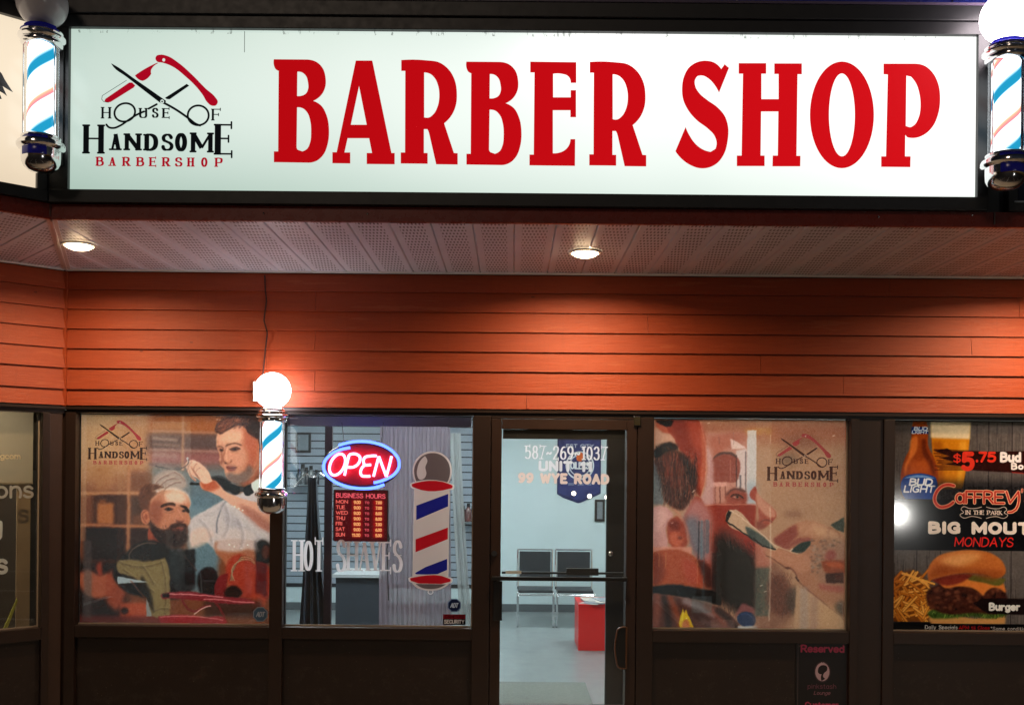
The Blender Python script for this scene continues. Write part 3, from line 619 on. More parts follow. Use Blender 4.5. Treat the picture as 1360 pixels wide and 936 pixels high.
def make_signface(name, cool, warm, bright, M=None):
    """acrylic face lit from inside: tubes behind give it brighter and dimmer zones"""
    t = NT(name); p = t.pos(); sp = t.n('ShaderNodeSeparateXYZ'); t.l(p, sp.inputs[0])
    n = t.noise(t.pos((.9, .9, .9)), .9, 2, .4); n2 = t.noise(t.pos((.35, 1, 1.5)), 1.1, 1, .3)
    gx = t.math('MULTIPLY', t.math('ADD', sp.outputs[0], 2.2), .30)
    zc = t.math('SUBTRACT', sp.outputs[2], (z_face0+z_face1)/2+.1); zc = t.math('MULTIPLY', t.math('MULTIPLY', zc, zc), -.9)
    gp = t.math('SUBTRACT', sp.outputs[0], .55); gz = t.math('SUBTRACT', sp.outputs[2], z_face1-.12)
    hot = t.math('MULTIPLY', t.math('POWER', 2.718, t.math('MULTIPLY', t.math('ADD', t.math('MULTIPLY', t.math('MULTIPLY', gp, gp), 5), t.math('MULTIPLY', t.math('MULTIPLY', gz, gz), 22)), -1)), .5)
    f = t.math('ADD', t.math('ADD', t.math('MULTIPLY', n, .22), t.math('MULTIPLY', gx, .45)), t.math('ADD', zc, t.math('ADD', hot, .22)))
    col = t.ramp(f, [(.0, cool), (1., warm)])
    grime = t.math('MULTIPLY', t.math('GREATER_THAN', t.noise(t.pos((2.5, 1, 1)), 9, 8, .8), .58), t.math('GREATER_THAN', sp.outputs[2], z_face1-.022))
    col = t.mix(t.math('MULTIPLY', grime, .6), col, (.05, .06, .05, 1))
    e = t.n('ShaderNodeEmission'); t.l(col, e.inputs[0]); t.l(t.math('MULTIPLY_ADD', f, .62, bright), e.inputs[1])
    g = t.n('ShaderNodeBsdfGlossy'); g.inputs['Roughness'].default_value = .25
    mx = t.n('ShaderNodeMixShader'); mx.inputs[0].default_value = .03; t.l(e.outputs[0], mx.inputs[1]); t.l(g.outputs[0], mx.inputs[2])
    return t.done(mx.outputs[0])
part('face', MB().box(xl+.001, xr-.001, YS-.001, YS+.004, z_face0+.001, z_face1-.001), make_signface('lit acrylic', (.60, .80, .69, 1), (1., 1., .97, 1), .72), SIGN)
REDV = NT('translucent red vinyl')
_e = REDV.n('ShaderNodeEmission'); _sp = REDV.n('ShaderNodeSeparateXYZ'); REDV.l(REDV.pos(), _sp.inputs[0]); _n = REDV.math('MULTIPLY_ADD', _sp.outputs[0], .22, .35); REDV.l(REDV.mix(_n, (.43, .0015, .004, 1), (.66, .004, .008, 1)), _e.inputs[0]); _e.inputs[1].default_value = 1.05
_d = REDV.bsdf((.08, .003, .005, 1), .7, 0, .08); _a = REDV.n('ShaderNodeAddShader'); REDV.l(_e.outputs[0], _a.inputs[0]); REDV.l(_d.outputs[0], _a.inputs[1]); REDV = REDV.done(_a.outputs[0])
Z2 = (340, 40, 2.8333); Z3 = (880, 0, 2.8333)
GB = ([(68,112),(190,113),(228,122),(252,146),(262,180),(261,215),(248,243),(215,268),(246,286),(266,322),(275,378),(270,430),(255,468),(230,492),(198,500),(68,498),(68,458),(84,458),(86,155),(76,150),(68,134)],
      [(156,158),(174,161),(189,175),(196,198),(197,222),(188,241),(172,249),(155,250)], [(155,292),(175,295),(194,313),(205,345),(208,385),(204,425),(193,448),(175,458),(158,452),(153,440)])
GA = ([(376,117),(438,117),(510,464),(522,464),(522,506),(417,505),(417,464),(437,464),(426,408),(345,408),(333,462),(355,462),(355,503),(288,502),(288,461),(304,461)], [(388,212),(417,358),(357,358)])
GR = ([(547,115),(640,116),(690,124),(725,150),(748,190),(756,240),(752,285),(736,322),(708,352),(745,464),(759,465),(759,507),(678,506),(652,392),(645,374),(632,374),(632,464),(646,464),(646,504),(545,503),(545,462),(561,462),(562,155),(547,155)],
      [(633,161),(655,166),(674,184),(686,213),(690,250),(684,288),(668,318),(650,331),(633,330)])
GE = ([(1032,121),(1205,123),(1205,200),(1184,200),(1182,186),(1172,173),(1155,167),(1118,166),(1118,255),(1184,255),(1184,228),(1204,228),(1204,329),(1183,329),(1183,303),(1117,303),(1117,465),(1140,463),(1162,453),(1177,436),(1183,412),(1201,412),(1200,512),(1029,510),(1029,470),(1045,470),(1048,161),(1032,161)],)
GS = ([(233,244),(249,258),(212,350),(196,322),(175,299),(150,286),(131,288),(121,305),(123,328),(138,353),(167,378),(205,405),(233,438),(246,480),(244,532),(231,580),(205,615),(175,631),(140,634),(104,622),(75,602),(48,570),(86,480),(101,512),(125,545),(155,566),(180,573),(198,562),(203,540),(195,512),(170,485),(130,455),(96,416),(77,375),(73,333),(80,290),(100,255),(130,236),(165,231),(196,239),(220,262)],)
GH = ([(286,240),(389,240),(389,279),(371,279),(371,375),(436,375),(436,280),(420,280),(420,241),(523,241),(523,281),(507,281),(503,588),(518,588),(517,627),(413,627),(414,587),(433,587),(435,421),(370,421),(368,587),(383,587),(383,626),(279,626),(279,587),(297,587),(302,279),(286,279)],)
GO = (ell(674,434,120,200,64), ell(674,434,49,156,64))
GP = ([(831,242),(945,242),(985,250),(1015,276),(1036,318),(1043,370),(1036,430),(1015,478),(985,507),(950,520),(920,518),(912,508),(911,590),(932,590),(931,630),(822,629),(822,590),(840,590),(847,282),(831,281)],
      [(916,286),(934,290),(953,315),(966,355),(970,395),(963,443),(948,470),(930,481),(914,476)])
def big_letter(loops, Z, dx=0, dy=0, lab=None):
    out = []
    for i, Lp in enumerate(loops):
        P = Lp if len(Lp) == 64 else smooth_pts(Lp, True, 40, 95, 6)
        Q = []
        for x, y in P:
            p = at((x+dx)/Z[2]+Z[0], (y+dy)/Z[2]+Z[1], YS); Q.append((p.x, p.z))
        out.append(Q)
    filled('letter', out, REDV, SIGN, .0015, Matrix.Translation((0, YS-.0035, 0)))
big_letter(GB, Z2); big_letter(GA, Z2); big_letter(GR, Z2); big_letter(GB, Z2, 724, 9); big_letter(GE, Z2); big_letter(GR, Z2, 709, 7)
big_letter(GS, Z3); big_letter(GH, Z3); big_letter(GO, Z3); big_letter(GP, Z3)
RED1 = (178, 8, 34)
def draw_logo(A, ox, oy, sc, red=RED1, blk=(12, 14, 16), a=1., bgd=(225, 240, 230)):
    """scissors over an open razor; coordinates of the logo on a 3.6x enlargement of the sign"""
    A.tr(ox, oy, sc); kw = dict(alpha=1.)
    P = lambda pts, c, **k: A.poly(pts, c, a, alpha=1., **k)
    P([(742,283),(748,269),(765,264),(800,270),(850,300),(920,360),(985,425),(1030,465),(1042,487),(1034,503),(1012,505),(992,490),(970,455),(935,412),(890,370),(820,318),(775,302),(750,297)], red)
    A.ell(782, 289, 7, 8, bgd, a)
    P([(505,477),(618,398),(632,398),(647,412),(640,422),(530,492),(512,495),(500,488)], red, sm=False)
    P([(645,364),(722,316),(752,302),(755,305),(728,327),(722,338),(723,355),(705,378),(682,390),(668,386)], red, ang=35)
    A.line([(487,480),(490,462),(605,388)], 2.5, blk, a, sm=False, alpha=1.)
    A.line([(488,480),(497,491),(520,494)], 2.5, blk, a, sm=False, alpha=1.)
    P([(530,307),(548,316),(640,378),(795,484),(790,500),(772,498),(700,444),(600,368),(545,328)], blk, ang=20)
    A.line([(780,492),(840,524),(905,568),(940,594),(958,600)], 11, blk, a, alpha=1.)
    A.strokes([(p, q, 10) for p, q in zip(ell(949,552,50,47,40), ell(949,552,50,47,40)[1:]+[ell(949,552,50,47,40)[0]])], blk, a, alpha=1.)
    P([(789,470),(893,402),(905,411),(812,477),(798,476)], blk, sm=False)
    A.line([(750,501),(712,522)], 10, blk, a, alpha=1.); A.line([(690,536),(655,552),(615,578),(575,605),(545,616),(522,612),(511,600)], 10, blk, a, alpha=1.)
    e = ell(598,541,50,43,40,rot=-20); A.strokes([(p, q, 10) for p, q in zip(e, e[1:]+[e[0]])], blk, a, alpha=1.)
    A.ell(776, 488, 9, 10, bgd, a); A.ell(776, 488, 4, 4, blk, a, alpha=1.)
    g = lambda ch, x0, y0, x1, y1, W, w, sf, c=blk: A.glyph(ch, x0+W*.5+sf*.5, y1-w/2, x1-x0-W*(1. if ch in 'AHNMOUD' else .5)-sf-(7 if ch in 'EF' and W > 15 else 0), y1-y0-w, W, w, sf, c, a, alpha=1.)
    for ch, x0, x1, y0, y1 in (('H',485,533,516,571), ('U',665,707,519,567), ('S',726,756,519,565), ('E',776,812,519,566), ('F',1012,1056,520,576)): g(ch, x0, y0, x1, y1, 11, 4.5, 3)
    for ch, x0, x1, y0, y1, W in (('H',398,502,600,739,20), ('A',527,582,640,722,15), ('N',596,678,641,722,15), ('D',690,762,643,722,17), ('S',771,826,642,722,13), ('O',836,900,640,722,17), ('M',912,1022,634,729,16), ('E',1026,1120,592,739,22)): g(ch, x0, y0, x1, y1, W*1.38, 8.5, 5)
    for ch, x in zip('BARBERSHOP', (462,523,588,655,716,778,838,898,963,1030)): g(ch, x, 754, x+34, 797, 11, 4.5, 3, red)
art = Art(104, 64, 318, 228, 5, bg=(215, 235, 225), a=0)
draw_logo(art, 0, 0, 3.6)
print_plane('logo', art, print_mat('logo vinyl', art, 'emit', .9), YS-.004, SIGN, Yref=YS)
# maker's seams and smudges on the face
mbs = MB()
for xq, y0, y1 in ((325, 42, 70),): p = at(xq, y0, YS); q = at(xq, y1, YS); mbs.box(p.x-.001, p.x+.0015, YS-.003, YS-.0012, q.z, p.z)
part('scratch', mbs, plain('grey scratch', srgb(110, 120, 115), .6), SIGN)

# left wing sign (cream) and unlit sign past the right pole
xw = at_wing(47, 251, WING_S).x; zw0 = at_wing(40, 250, WING_S).z; zw1 = (WING_S @ at_wing(30, 28, WING_S)).z
SW = thing('shop_sign', 'cream backlit neighbouring sign with a grey feather mark, cut by the photo edge', 'sign')
part('face', MB().box(-3, xw, -.001, .004, zw0, zw1), make_signface('lit cream acrylic', (1., .82, .60, 1), (1., .92, .76, 1), .88), SW, M=WING_S)
part('frame_top', MB().box(-3, -.03, -.03, .12, zw1+.001, zw1+.075), FRM, SW, M=WING_S)
part('frame_top_cap', MB().box(-3, -.04, -.045, .015, zw1+.076, z_t2-.003), FRM, SW, M=WING_S)
part('frame_bottom', MB().box(-3, -.03, -.03, .12, z_m+.001, zw0-.001), FRM, SW, M=WING_S)
part('frame_side', MB().box(xw+.001, -.032, -.028, .12, zw0+.001, zw1-.001), FRM, SW, M=WING_S)
mbf = MB()
for pts in ([(-14,92),(0,96),(6,106),(17,123),(5,116),(-6,108)], [(-14,108),(0,108),(9,128),(0,122),(-14,118)], [(-20,118),(-6,120),(2,132),(-12,128)]):
    q = [at_wing(x, y, WING_S) for x, y in smooth_pts(pts, True, 60)]; mbf.prism([(v.x, v.z) for v in q], -.004, -.002)
part('feather_mark', mbf, plain('grey vinyl', srgb(70, 66, 66), .5), SW, M=WING_S)
xd = fx(1337, 200, YS)
SR = thing('shop_sign', 'unlit dark neighbouring sign box beyond the right barber pole', 'sign')
part('frame_top', MB().box(xd, XR, YS-.03, YS+.12, z_face1-.01, z_t1), FRM, SR)
part('frame_top_cap', MB().box(xr+.062, XR, YS-.045, YS+.015, z_t1+.001, z_t2-.003), FRM, SR)
part('frame_bottom', MB().box(xd, XR, YS-.03, YS+.12, z_m+.001, z_face0-.02), FRM, SR)
part('frame_side', MB().box(xd, xd+.05, YS-.028, YS+.12, z_face0-.019, z_face1-.011), FRM, SR)
part('face', MB().box(xd+.051, XR, YS, YS+.004, z_face0-.019, z_face1-.011), plain('unlit navy acrylic', srgb(16, 18, 34), .2), SR)
part('sill_trim', MB().box(xd+.03, XR, YS-.036, YS-.031, z_face0-.03, z_face0-.022), plain('pale metal edge', srgb(150, 160, 165), .3), SR)
part('post', MB().box(xr+.06, xd-.002, YS+.03, YS+.12, z_m, z_t1), FRM, SR)

# ---- barber poles
def stripe_mat(name, s=3.2):
    t = NT(name); tc = t.n('ShaderNodeTexCoord'); sp = t.n('ShaderNodeSeparateXYZ'); t.l(tc.outputs['Object'], sp.inputs[0])
    th = t.math('DIVIDE', t.math('ARCTAN2', sp.outputs[1], sp.outputs[0]), 2*PI)
    ph = t.math('FRACT', t.math('ADD', t.math('SUBTRACT', t.math('DIVIDE', sp.outputs[2], .34), th), 9.85))
    W = (.92, .98, 1, 1); B = (.02, .42, .72, 1); R = (1., .25, .32, 1)
    c = t.ramp(ph, [(.0, W), (.04, B), (.17, B), (.25, W), (.50, W), (.54, R), (.60, (1, .5, .3, 1)), (.66, W)])
    br = t.ramp(ph, [(.0, (1, 1, 1, 1)), (.04, (.28,)*3+(1,)), (.17, (.28,)*3+(1,)), (.25, (1, 1, 1, 1)), (.50, (1, 1, 1, 1)), (.54, (.36,)*3+(1,)), (.60, (.42,)*3+(1,)), (.66, (1, 1, 1, 1))])
    e = t.n('ShaderNodeEmission'); t.l(c, e.inputs[0]); t.l(t.math('MULTIPLY', br, s), e.inputs[1]); return t.done(e.outputs[0])
STRIPE = stripe_mat('lit turning stripes')
def make_clear():
    t = NT('clear acrylic tube'); lw = t.n('ShaderNodeLayerWeight'); f = t.math('MULTIPLY_ADD', t.math('POWER', lw.outputs['Facing'], 2.5), .6, .03)
    tr = t.n('ShaderNodeBsdfTransparent'); gl = t.n('ShaderNodeBsdfGlossy'); gl.inputs['Roughness'].default_value = .05; gl.inputs[0].default_value = (.8, .85, .9, 1)
    mx = t.n('ShaderNodeMixShader'); t.l(f, mx.inputs[0]); t.l(tr.outputs[0], mx.inputs[1]); t.l(gl.outputs[0], mx.inputs[2]); return t.done(mx.outputs[0])
CLEAR = make_clear()
GLOBE_ON = emit('lit opal globe', (1., .86, .90), 17)
GLOBE_OFF = plain('unlit opal globe', srgb(190, 184, 190), .12, 0, .03, 6, .02)
def barber_pole(px, ytube0, Y, s, lit, label, wally, blue=False, group='barber poles on the shopfront'):
    p = at(px, ytube0, Y); t = thing('barber_pole', label, 'barber pole', (p.x, Y, p.z), group)
    def pt(name, mb, mat, smooth=True):
        o = obj(name, mb, mat, t, smooth=smooth); o.scale = (s, s, s); return o
    pt('striped_cylinder', MB().lathe([(.066, 0), (.066, .455)], 40), STRIPE)
    pt('clear_tube', MB().lathe([(.083, -.002), (.083, .457)], 40), CLEAR)
    for a in (-.35, -2.79, 1.2):                    # slim chrome rods down the sides
        pt('rod', MB().tube([(.084*math.cos(a), .084*math.sin(a), -.002), (.084*math.cos(a), .084*math.sin(a), .457)], .0035, 8), CHROME)
    pt('upper_collar', MB().lathe([(.06, .452), (.088, .455), (.098, .462), (.1, .470), (.098, .477), (.09, .480), (.104, .486), (.112, .495), (.112, .503), (.104, .510), (.094, .513), (.1, .520), (.1, .527), (.085, .533), (.08, .548), (.06, .556), (.0, .557)], 44), CHROME)
    pt('lower_collar', MB().lathe([(.06, .005), (.086, .002), (.094, -.004), (.094, -.012), (.088, -.016), (.092, -.024), (.11, -.032), (.115, -.042), (.115, -.054), (.108, -.062), (.094, -.068), (.094, -.10), (.092, -.13), (.08, -.155), (.058, -.172), (.03, -.18), (0, -.182)], 44), CHROME)
    mb = MB()
    for k in range(0 if blue else 28): a = 2*PI*k/28; mb.box(-.003, .003, -.002, .002, -.12, -.07); n = 8; base = len(mb.v)-n; R_ = Matrix.Rotation(a, 4, 'Z') @ Matrix.Translation((0, -.096, 0)); mb.v[base:] = [tuple(R_ @ Vector(v)) for v in mb.v[base:]]
    if not blue: pt('fluting', mb, CHROME, False)
    if blue:  # navy arcs paint the sky's reflection onto the chrome collars
        pt('sky_reflection', MB().lathe([(.0945, -.069), (.0955, -.071), (.0955, -.108), (.0945, -.11)], 16, a0=-2.25, a1=-.85), BLUEB)
        pt('sky_reflection', MB().lathe([(.0905, -.016), (.0945, -.022), (.0955, -.026)], 16, a0=-2.3, a1=-.8), BLUEB)
        pt('sky_reflection', MB().lathe([(.1005, .519), (.1015, .527), (.088, .535), (.084, .550), (.062, .560)], 24, a0=-2.9, a1=-.25), BLUEB)
    pt('globe', MB().sphere((0, 0, .675), .124, 36, 20), GLOBE_ON if lit else GLOBE_OFF)
    w_ = (wally-Y)/s
    pt('bracket', MB().box(-.03, .03, .06, w_, .495, .515, .003).box(-.03, .03, .06, w_, -.06, -.04, .003).box(-.045, .045, w_-.012, w_, -.1, .56, .003), CHROME if not blue else BLACKM, False)
    return t
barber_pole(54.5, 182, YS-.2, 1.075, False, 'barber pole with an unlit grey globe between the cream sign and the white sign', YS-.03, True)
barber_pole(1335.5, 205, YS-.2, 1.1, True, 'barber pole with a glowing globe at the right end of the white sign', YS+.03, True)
midpole = barber_pole(361, 648, D-.22, 1.0, True, 'barber pole with a glowing globe on the mullion between the first two windows', D-.055)
p = at(343, 520, D-.07); part('junction_box', MB().box(p.x-.03, p.x+.04, D-.1, D-.026, p.z-.07, p.z+.07, .006), WHITEP, midpole)
cab = MB().tube([at(352, 366, D-.02)+Vector((0, -.01, 0)), at(352.5, 385, D-.03), at(354, 400, D-.03), at(350.5, 425, D-.035), at(355, 442, D-.04), at(352, 470, D-.035), at(349, 498, D-.05), at(347, 512, D-.06)], .0055, 8)
tag(obj('power_cable', cab, plain('brown cable', srgb(58, 24, 18), .6)), 'thin dark cable running up the boards from the lit barber pole to the soffit', 'cable')

# ---- recessed lights
WARM = (1., .70, .42)
def downlight(px, py, label, energy=33, seen=True):
    x, y = unroll(px, py); Y = (EYE-ZS)*F_PX/y if seen else px; X = x*Y/F_PX
    return place_dl(X, Y, label, energy)
def place_dl(X, Y, label, energy):
    t = thing('downlight', label, 'ceiling light', (X, Y, ZS-.008), 'recessed lights in the soffit')
    obj('trim_ring', MB().lathe([(.0865, .004), (.088, -.007), (.104, -.005), (.108, .006)], 40), WHITEP, t, smooth=True)
    obj('lens', MB().lathe([(.0, -.030), (.045, -.027), (.07, -.018), (.086, .001)], 36), emit('downlight lens', (1., .72, .42), 30), t, smooth=True)
    l = bpy.data.lights.new('lamp', 'AREA'); l.shape = 'DISK'; l.size = .13; l.energy = energy; l.color = WARM; l.spread = math.radians(162)
    lo = bpy.data.objects.new('lamp', l); C.objects.link(lo); lo.parent = t; lo.location = (0, 0, -.034)
    return t
d1 = downlight(105, 324, 'left recessed soffit light, beside the mitre strip', 26)
d2 = downlight(777, 334, 'right recessed soffit light in view, above the door')
Yd = d2.location.y
place_dl(3.66, Yd, 'recessed soffit light just outside the right edge of the photo', 38)
# ================================================================== SHOPFRONT
X = lambda px: fx(px, 690)
YG = D+.03                                            # glass plane
ZWT, ZWB = fz(232, 549.5), fz(232, 829.5)             # window opening
FR = thing('shopfront_frame', 'dark bronze aluminium framing and posts around the shop windows and door', 'shopfront frame', (0, D, 0))
YF0, YF1 = D-.05, D+.09
part('header', MB().box(X(90), XR, D-.036, YF1, ZWT+.004, ZB-.005), BRONZE, FR)
part('drip_cap', MB().box(XC-.02, XR, D-.06, D-.037, ZB-.02, ZB-.003), BRONZE, FR)
for a, b, y in ((90, 103.5, YF0), (360.5, 377.5, YF0), (628.5, 651, YF0), (845, 866.5, YF0), (1126.5, 1137, YF0), (1170, 1184.5, YF0)):
    part('mullion', MB().box(X(a), X(b), y, YF1, 0.0, ZWT+.003, .003), BRONZE, FR)
part('post', MB().box(X(1137.3), X(1169.7), D-.035, YF1, 0, ZWT+.003), BRONZE, FR)
for a, b in ((103.5, 360.5), (377.5, 628.5), (866.5, 1126.5), (1184.5, 1440)):
    part('sill', MB().box(X(a)+.001, X(b)-.001, D-.046, YF1, ZWB-.085, ZWB-.002, .003), BRONZE, FR)
    part('lower_panel', MB().box(X(a)+.001, X(b)-.001, D-.01, D+.05, .1, ZWB-.086), BRONZE2, FR)
    part('kick_rail', MB().box(X(a)+.001, X(b)-.001, D-.04, YF1, .0, .099), BRONZE, FR)
part('mullion', MB().box(X(1440), X(1456), YF0, YF1, 0, ZWT+.003), BRONZE, FR)
part('sheathing', MB().box(X(1456), XR, D, YF1, 0, ZWT+.003), BRONZE2, FR)
def window(a, b, label, M=None):
    t = thing('window', label, 'window', (X(a), YG, ZWB), 'fixed shop windows')
    part('pane', MB().box(X(a)+.002, X(b)-.002, YG-.003, YG+.003, ZWB, ZWT), GLASS, t)
    part('bead', MB().box(X(a)+.001, X(b)-.001, YG-.012, YG-.004, ZWB-.001, ZWB+.009), BEAD, t)
    part('bead', MB().box(X(b)-.011, X(b)-.001, YG-.012, YG-.004, ZWB+.0095, ZWT-.001), BEAD, t)
    part('gasket', MB().box(X(a)+.001, X(a)+.006, YG-.010, YG-.004, ZWB+.0095, ZWT-.001), RUBBER, t)
    part('gasket', MB().box(X(a)+.001, X(b)-.012, YG-.010, YG-.004, ZWT-.007, ZWT-.0005), RUBBER, t)
    return t
W1 = window(103.5, 360.5, 'first window from the inner corner, covered by the picture of a haircut')
W2 = window(377.5, 628.5, 'clear window with the neon sign, between the lit barber pole and the door')
W3 = window(866.5, 1126.5, 'window right of the door, covered by the picture of a razor shave')
W4 = window(1184.5, 1440, 'window at the right edge of the photo, filled by the bar menu poster')

# ---- wing: corner post, neighbour's window
def wl(px, py=690): return at_wing(px, py, WING_W).x
WF = thing('shopfront_frame', 'dark bronze framing of the neighbouring unit on the angled wall', 'shopfront frame')
zwt, zwb = (WING_W @ at_wing(30, 547, WING_W)).z, (WING_W @ at_wing(30, 834, WING_W)).z
xa = wl(53)
part('header', MB().box(-3, -.02, -.036, .09, zwt+.002, ZB-.005), BRONZE, WF, M=WING_W)
part('drip_cap', MB().box(-3, -.01, -.06, -.037, ZB-.02, ZB-.003), BRONZE, WF, M=WING_W)
part('mullion', MB().box(xa, wl(63), -.05, .09, 0, zwt+.001, .003), BRONZE, WF, M=WING_W)
part('corner_post', MB().box(wl(63)+.001, -.03, -.03, .09, 0, zwt+.001, .003), plain('lighter bronze post', srgb(56, 37, 28), .45, 0, .2, 9, .12), WF, M=WING_W)
part('sill', MB().box(-3, xa-.001, -.046, .09, zwb-.085, zwb-.002), BRONZE, WF, M=WING_W)
part('lower_panel', MB().box(-3, xa-.001, -.01, .05, 0, zwb-.086), BRONZE2, WF, M=WING_W)
part('corner_filler', MB().box(XC-.07, X(90)+.004, D-.018, D+.089, 0, ZWT+.02), BRONZE, FR)
t = thing('window', 'neighbour\'s window with white lettering at the left edge of the photo', 'window', group='fixed shop windows')
part('pane', MB().box(-2.2, xa-.002, .027, .033, zwb, zwt), GLASS, t, M=WING_W)
part('bead', MB().box(-2.2, xa-.001, .018, .026, zwb-.001, zwb+.009), BEAD, t, M=WING_W)
part('bead', MB().box(xa-.011, xa-.001, .018, .026, zwb+.0095, zwt), BEAD, t, M=WING_W)
ltr = Art(-40, 560, 52, 780, 4, bg=(235, 235, 230), a=0)
WH = (235, 235, 230)
ltr.text('ogcom', -4, 28, 609, 7, 1.7, col=(250, 235, 200), alpha=1.)
ltr.text('ons', -3, 45, 660, 21, 3.6, col=WH, alpha=1.); ltr.text('g', -7, 3, 708, 22, 5.5, col=WH, alpha=1.); ltr.text('s', -1, 11, 759, 24, 5, col=WH, alpha=1.)
qa, qb = at_wing(0, 560, WING_W), at_wing(52, 560, WING_W); kx = (qb.x-qa.x)/52; q0 = at_wing(26, 660, WING_W); q1 = at_wing(26, 700, WING_W); kz = (q0.z-q1.z)/40
xL, xRr = qa.x-40*kx, qa.x+52*kx; zc = q0.z; zT, zBt = zc+100*kz, zc-120*kz
part('lettering', MB().quad((xL, .022, zBt), (xRr, .022, zBt), (xRr, .022, zT), (xL, .022, zT)), print_mat('white window lettering', ltr, 'film', transl=.7), t, M=WING_W, uvf=lambda v: ((v.x-xL)/(xRr-xL), (v.z-zBt)/(zT-zBt)))
def beige_blind():
    t = NT('beige blind cloth'); n = t.noise(t.pos((60, 60, 60)), 3, 3); c = t.mix(n, srgb(176, 164, 142), srgb(206, 194, 170)); d = t.n('ShaderNodeBsdfDiffuse'); tl = t.n('ShaderNodeBsdfTranslucent')
    t.l(c, d.inputs[0]); t.l(c, tl.inputs[0]); m = t.n('ShaderNodeMixShader'); m.inputs[0].default_value = .6; t.l(d.outputs[0], m.inputs[1]); t.l(tl.outputs[0], m.inputs[2]); return t.done(m.outputs[0])
BL = tag(obj('roller_blind', MB().quad((-2.1, .10, at_wing(26, 642, WING_W).z), (wl(49), .10, at_wing(26, 642, WING_W).z), (wl(49), .10, zwt+.02), (-2.1, .10, zwt+.02)).tube([(-2.1, .102, at_wing(26, 642, WING_W).z), (wl(49), .102, at_wing(26, 642, WING_W).z)], .008), beige_blind(), M=WING_W), 'half-lowered beige roller blind behind the neighbour\'s lettered window', 'blind')
tag(obj('curtain', MB().box(wl(30), wl(48), .13, .15, .1, at_wing(26, 645, WING_W).z+.05), plain('tan cloth', srgb(150, 128, 98), .8, 0, .1), M=WING_W), 'narrow tan curtain hanging below the beige roller blind', 'curtain')
tag(obj('folded_board', MB().prism([(wl(12), at_wing(12, 838, WING_W).z), (wl(17), at_wing(12, 838, WING_W).z), (wl(31), at_wing(30, 800, WING_W).z), (wl(30), at_wing(30, 796, WING_W).z)], .11, .125), plain('lime card', srgb(150, 150, 50), .7), M=WING_W), 'lime green slanted card standing in the bottom corner of the neighbour\'s window', 'card')
nl = thing('ceiling_light', 'unseen warm light added inside the neighbouring unit to brighten its blind and lettering', 'ceiling light', tuple(WING_W @ Vector((-1., .5, 2.7))), 'light panels in the shop ceiling')  # panel added to light the blind and lettering from behind
obj('diffuser', MB().box(-.25, .25, -.25, .25, 0, .02), emit('warm fill panel', (1., .86, .66), 32), nl)
tag(obj('inner_wall', MB().box(-2.4, -.02, .12, 1., 2.8, 2.85).box(-2.4, -.02, .95, 1.0, 0, 2.8).box(-2.4, -2.35, .12, .95, 0, 2.8), plain('dim brown wall', srgb(70, 56, 44), .8), M=WING_W), 'dim brown wall inside the neighbouring unit', 'wall')

# ================================================================== INSIDE THE BARBER SHOP
BW = 13.06; RX0, RX1 = -3.15, 2.62; ZC = 2.75
def wallmat(name, c, r=.7): return plain(name, c, r, 0, .05, 2, .04)
PALE = wallmat('pale blue wall paint', srgb(196, 214, 218))
def floor_mat():
    t = NT('grey vinyl floor'); n = t.noise(t.pos(), 7, 8, .7); n2 = t.noise(t.pos(), 1.2, 3)
    c = t.mix(n, srgb(104, 114, 116), srgb(160, 170, 170)); c = t.mix(t.math('MULTIPLY', n2, .5), c, srgb(92, 100, 104))
    sc_ = t.math('GREATER_THAN', t.noise(t.pos((1, 9, 1)), 5, 8, .75), .62); c = t.mix(t.math('MULTIPLY', sc_, .35), c, srgb(70, 76, 80))
    return t.done(t.bsdf(c, .28, 0, .5, n, .1, .002).outputs[0])
sh = thing('shop_room', 'pale blue walls of the barber shop seen through its windows and door', 'room')
part('back_wall', MB().box(RX0, RX1, BW, BW+.1, 0, ZC+.1), PALE, sh)
part('side_wall', MB().box(RX0-.1, RX0, D+.1, BW, 0, ZC+.1), PALE, sh)
part('side_wall', MB().box(RX1, RX1+.1, D+.1, BW, 0, ZC+.1), wallmat('warm white wall paint', srgb(206, 196, 180)), sh)
part('header_wall', MB().box(RX0, RX1, D+.1, D+.16, ZWT+.05, ZC+.1), PALE, sh)
part('ceiling', MB().box(RX0, RX1, D+.1, BW, ZC, ZC+.05), wallmat('white ceiling paint', srgb(225, 226, 224)), sh)
part('skirting', MB().box(RX0, RX1, BW-.015, BW-.001, .003, .10), plain('grey skirting', srgb(90, 96, 100), .5), sh)
tag(obj('floor', MB().box(RX0, RX1, D-.02, BW, -.1, .001), floor_mat()), kind='structure')
LAMPM = emit('troffer diffuser', (.88, .97, 1.), 38)
for i, (x, y) in enumerate(((-2.2, 8.5), (-.4, 8.5), (1.4, 8.5), (-2.3, 11.3), (-.4, 11.3), (1.6, 11.3))):
    where = ['front left', 'front centre', 'front right', 'rear left', 'rear centre', 'rear right'][i]
    t = thing('ceiling_light', f'square white light panel in the shop ceiling, {where} of the room', 'ceiling light', (x, y, ZC), 'light panels in the shop ceiling')
    part('frame', MB().box(x-.31, x+.31, y-.31, y+.31, ZC-.02, ZC-.002), WHITEP, t)
    part('diffuser', MB().box(x-.28, x+.28, y-.28, y+.28, ZC-.028, ZC-.021), LAMPM, t)

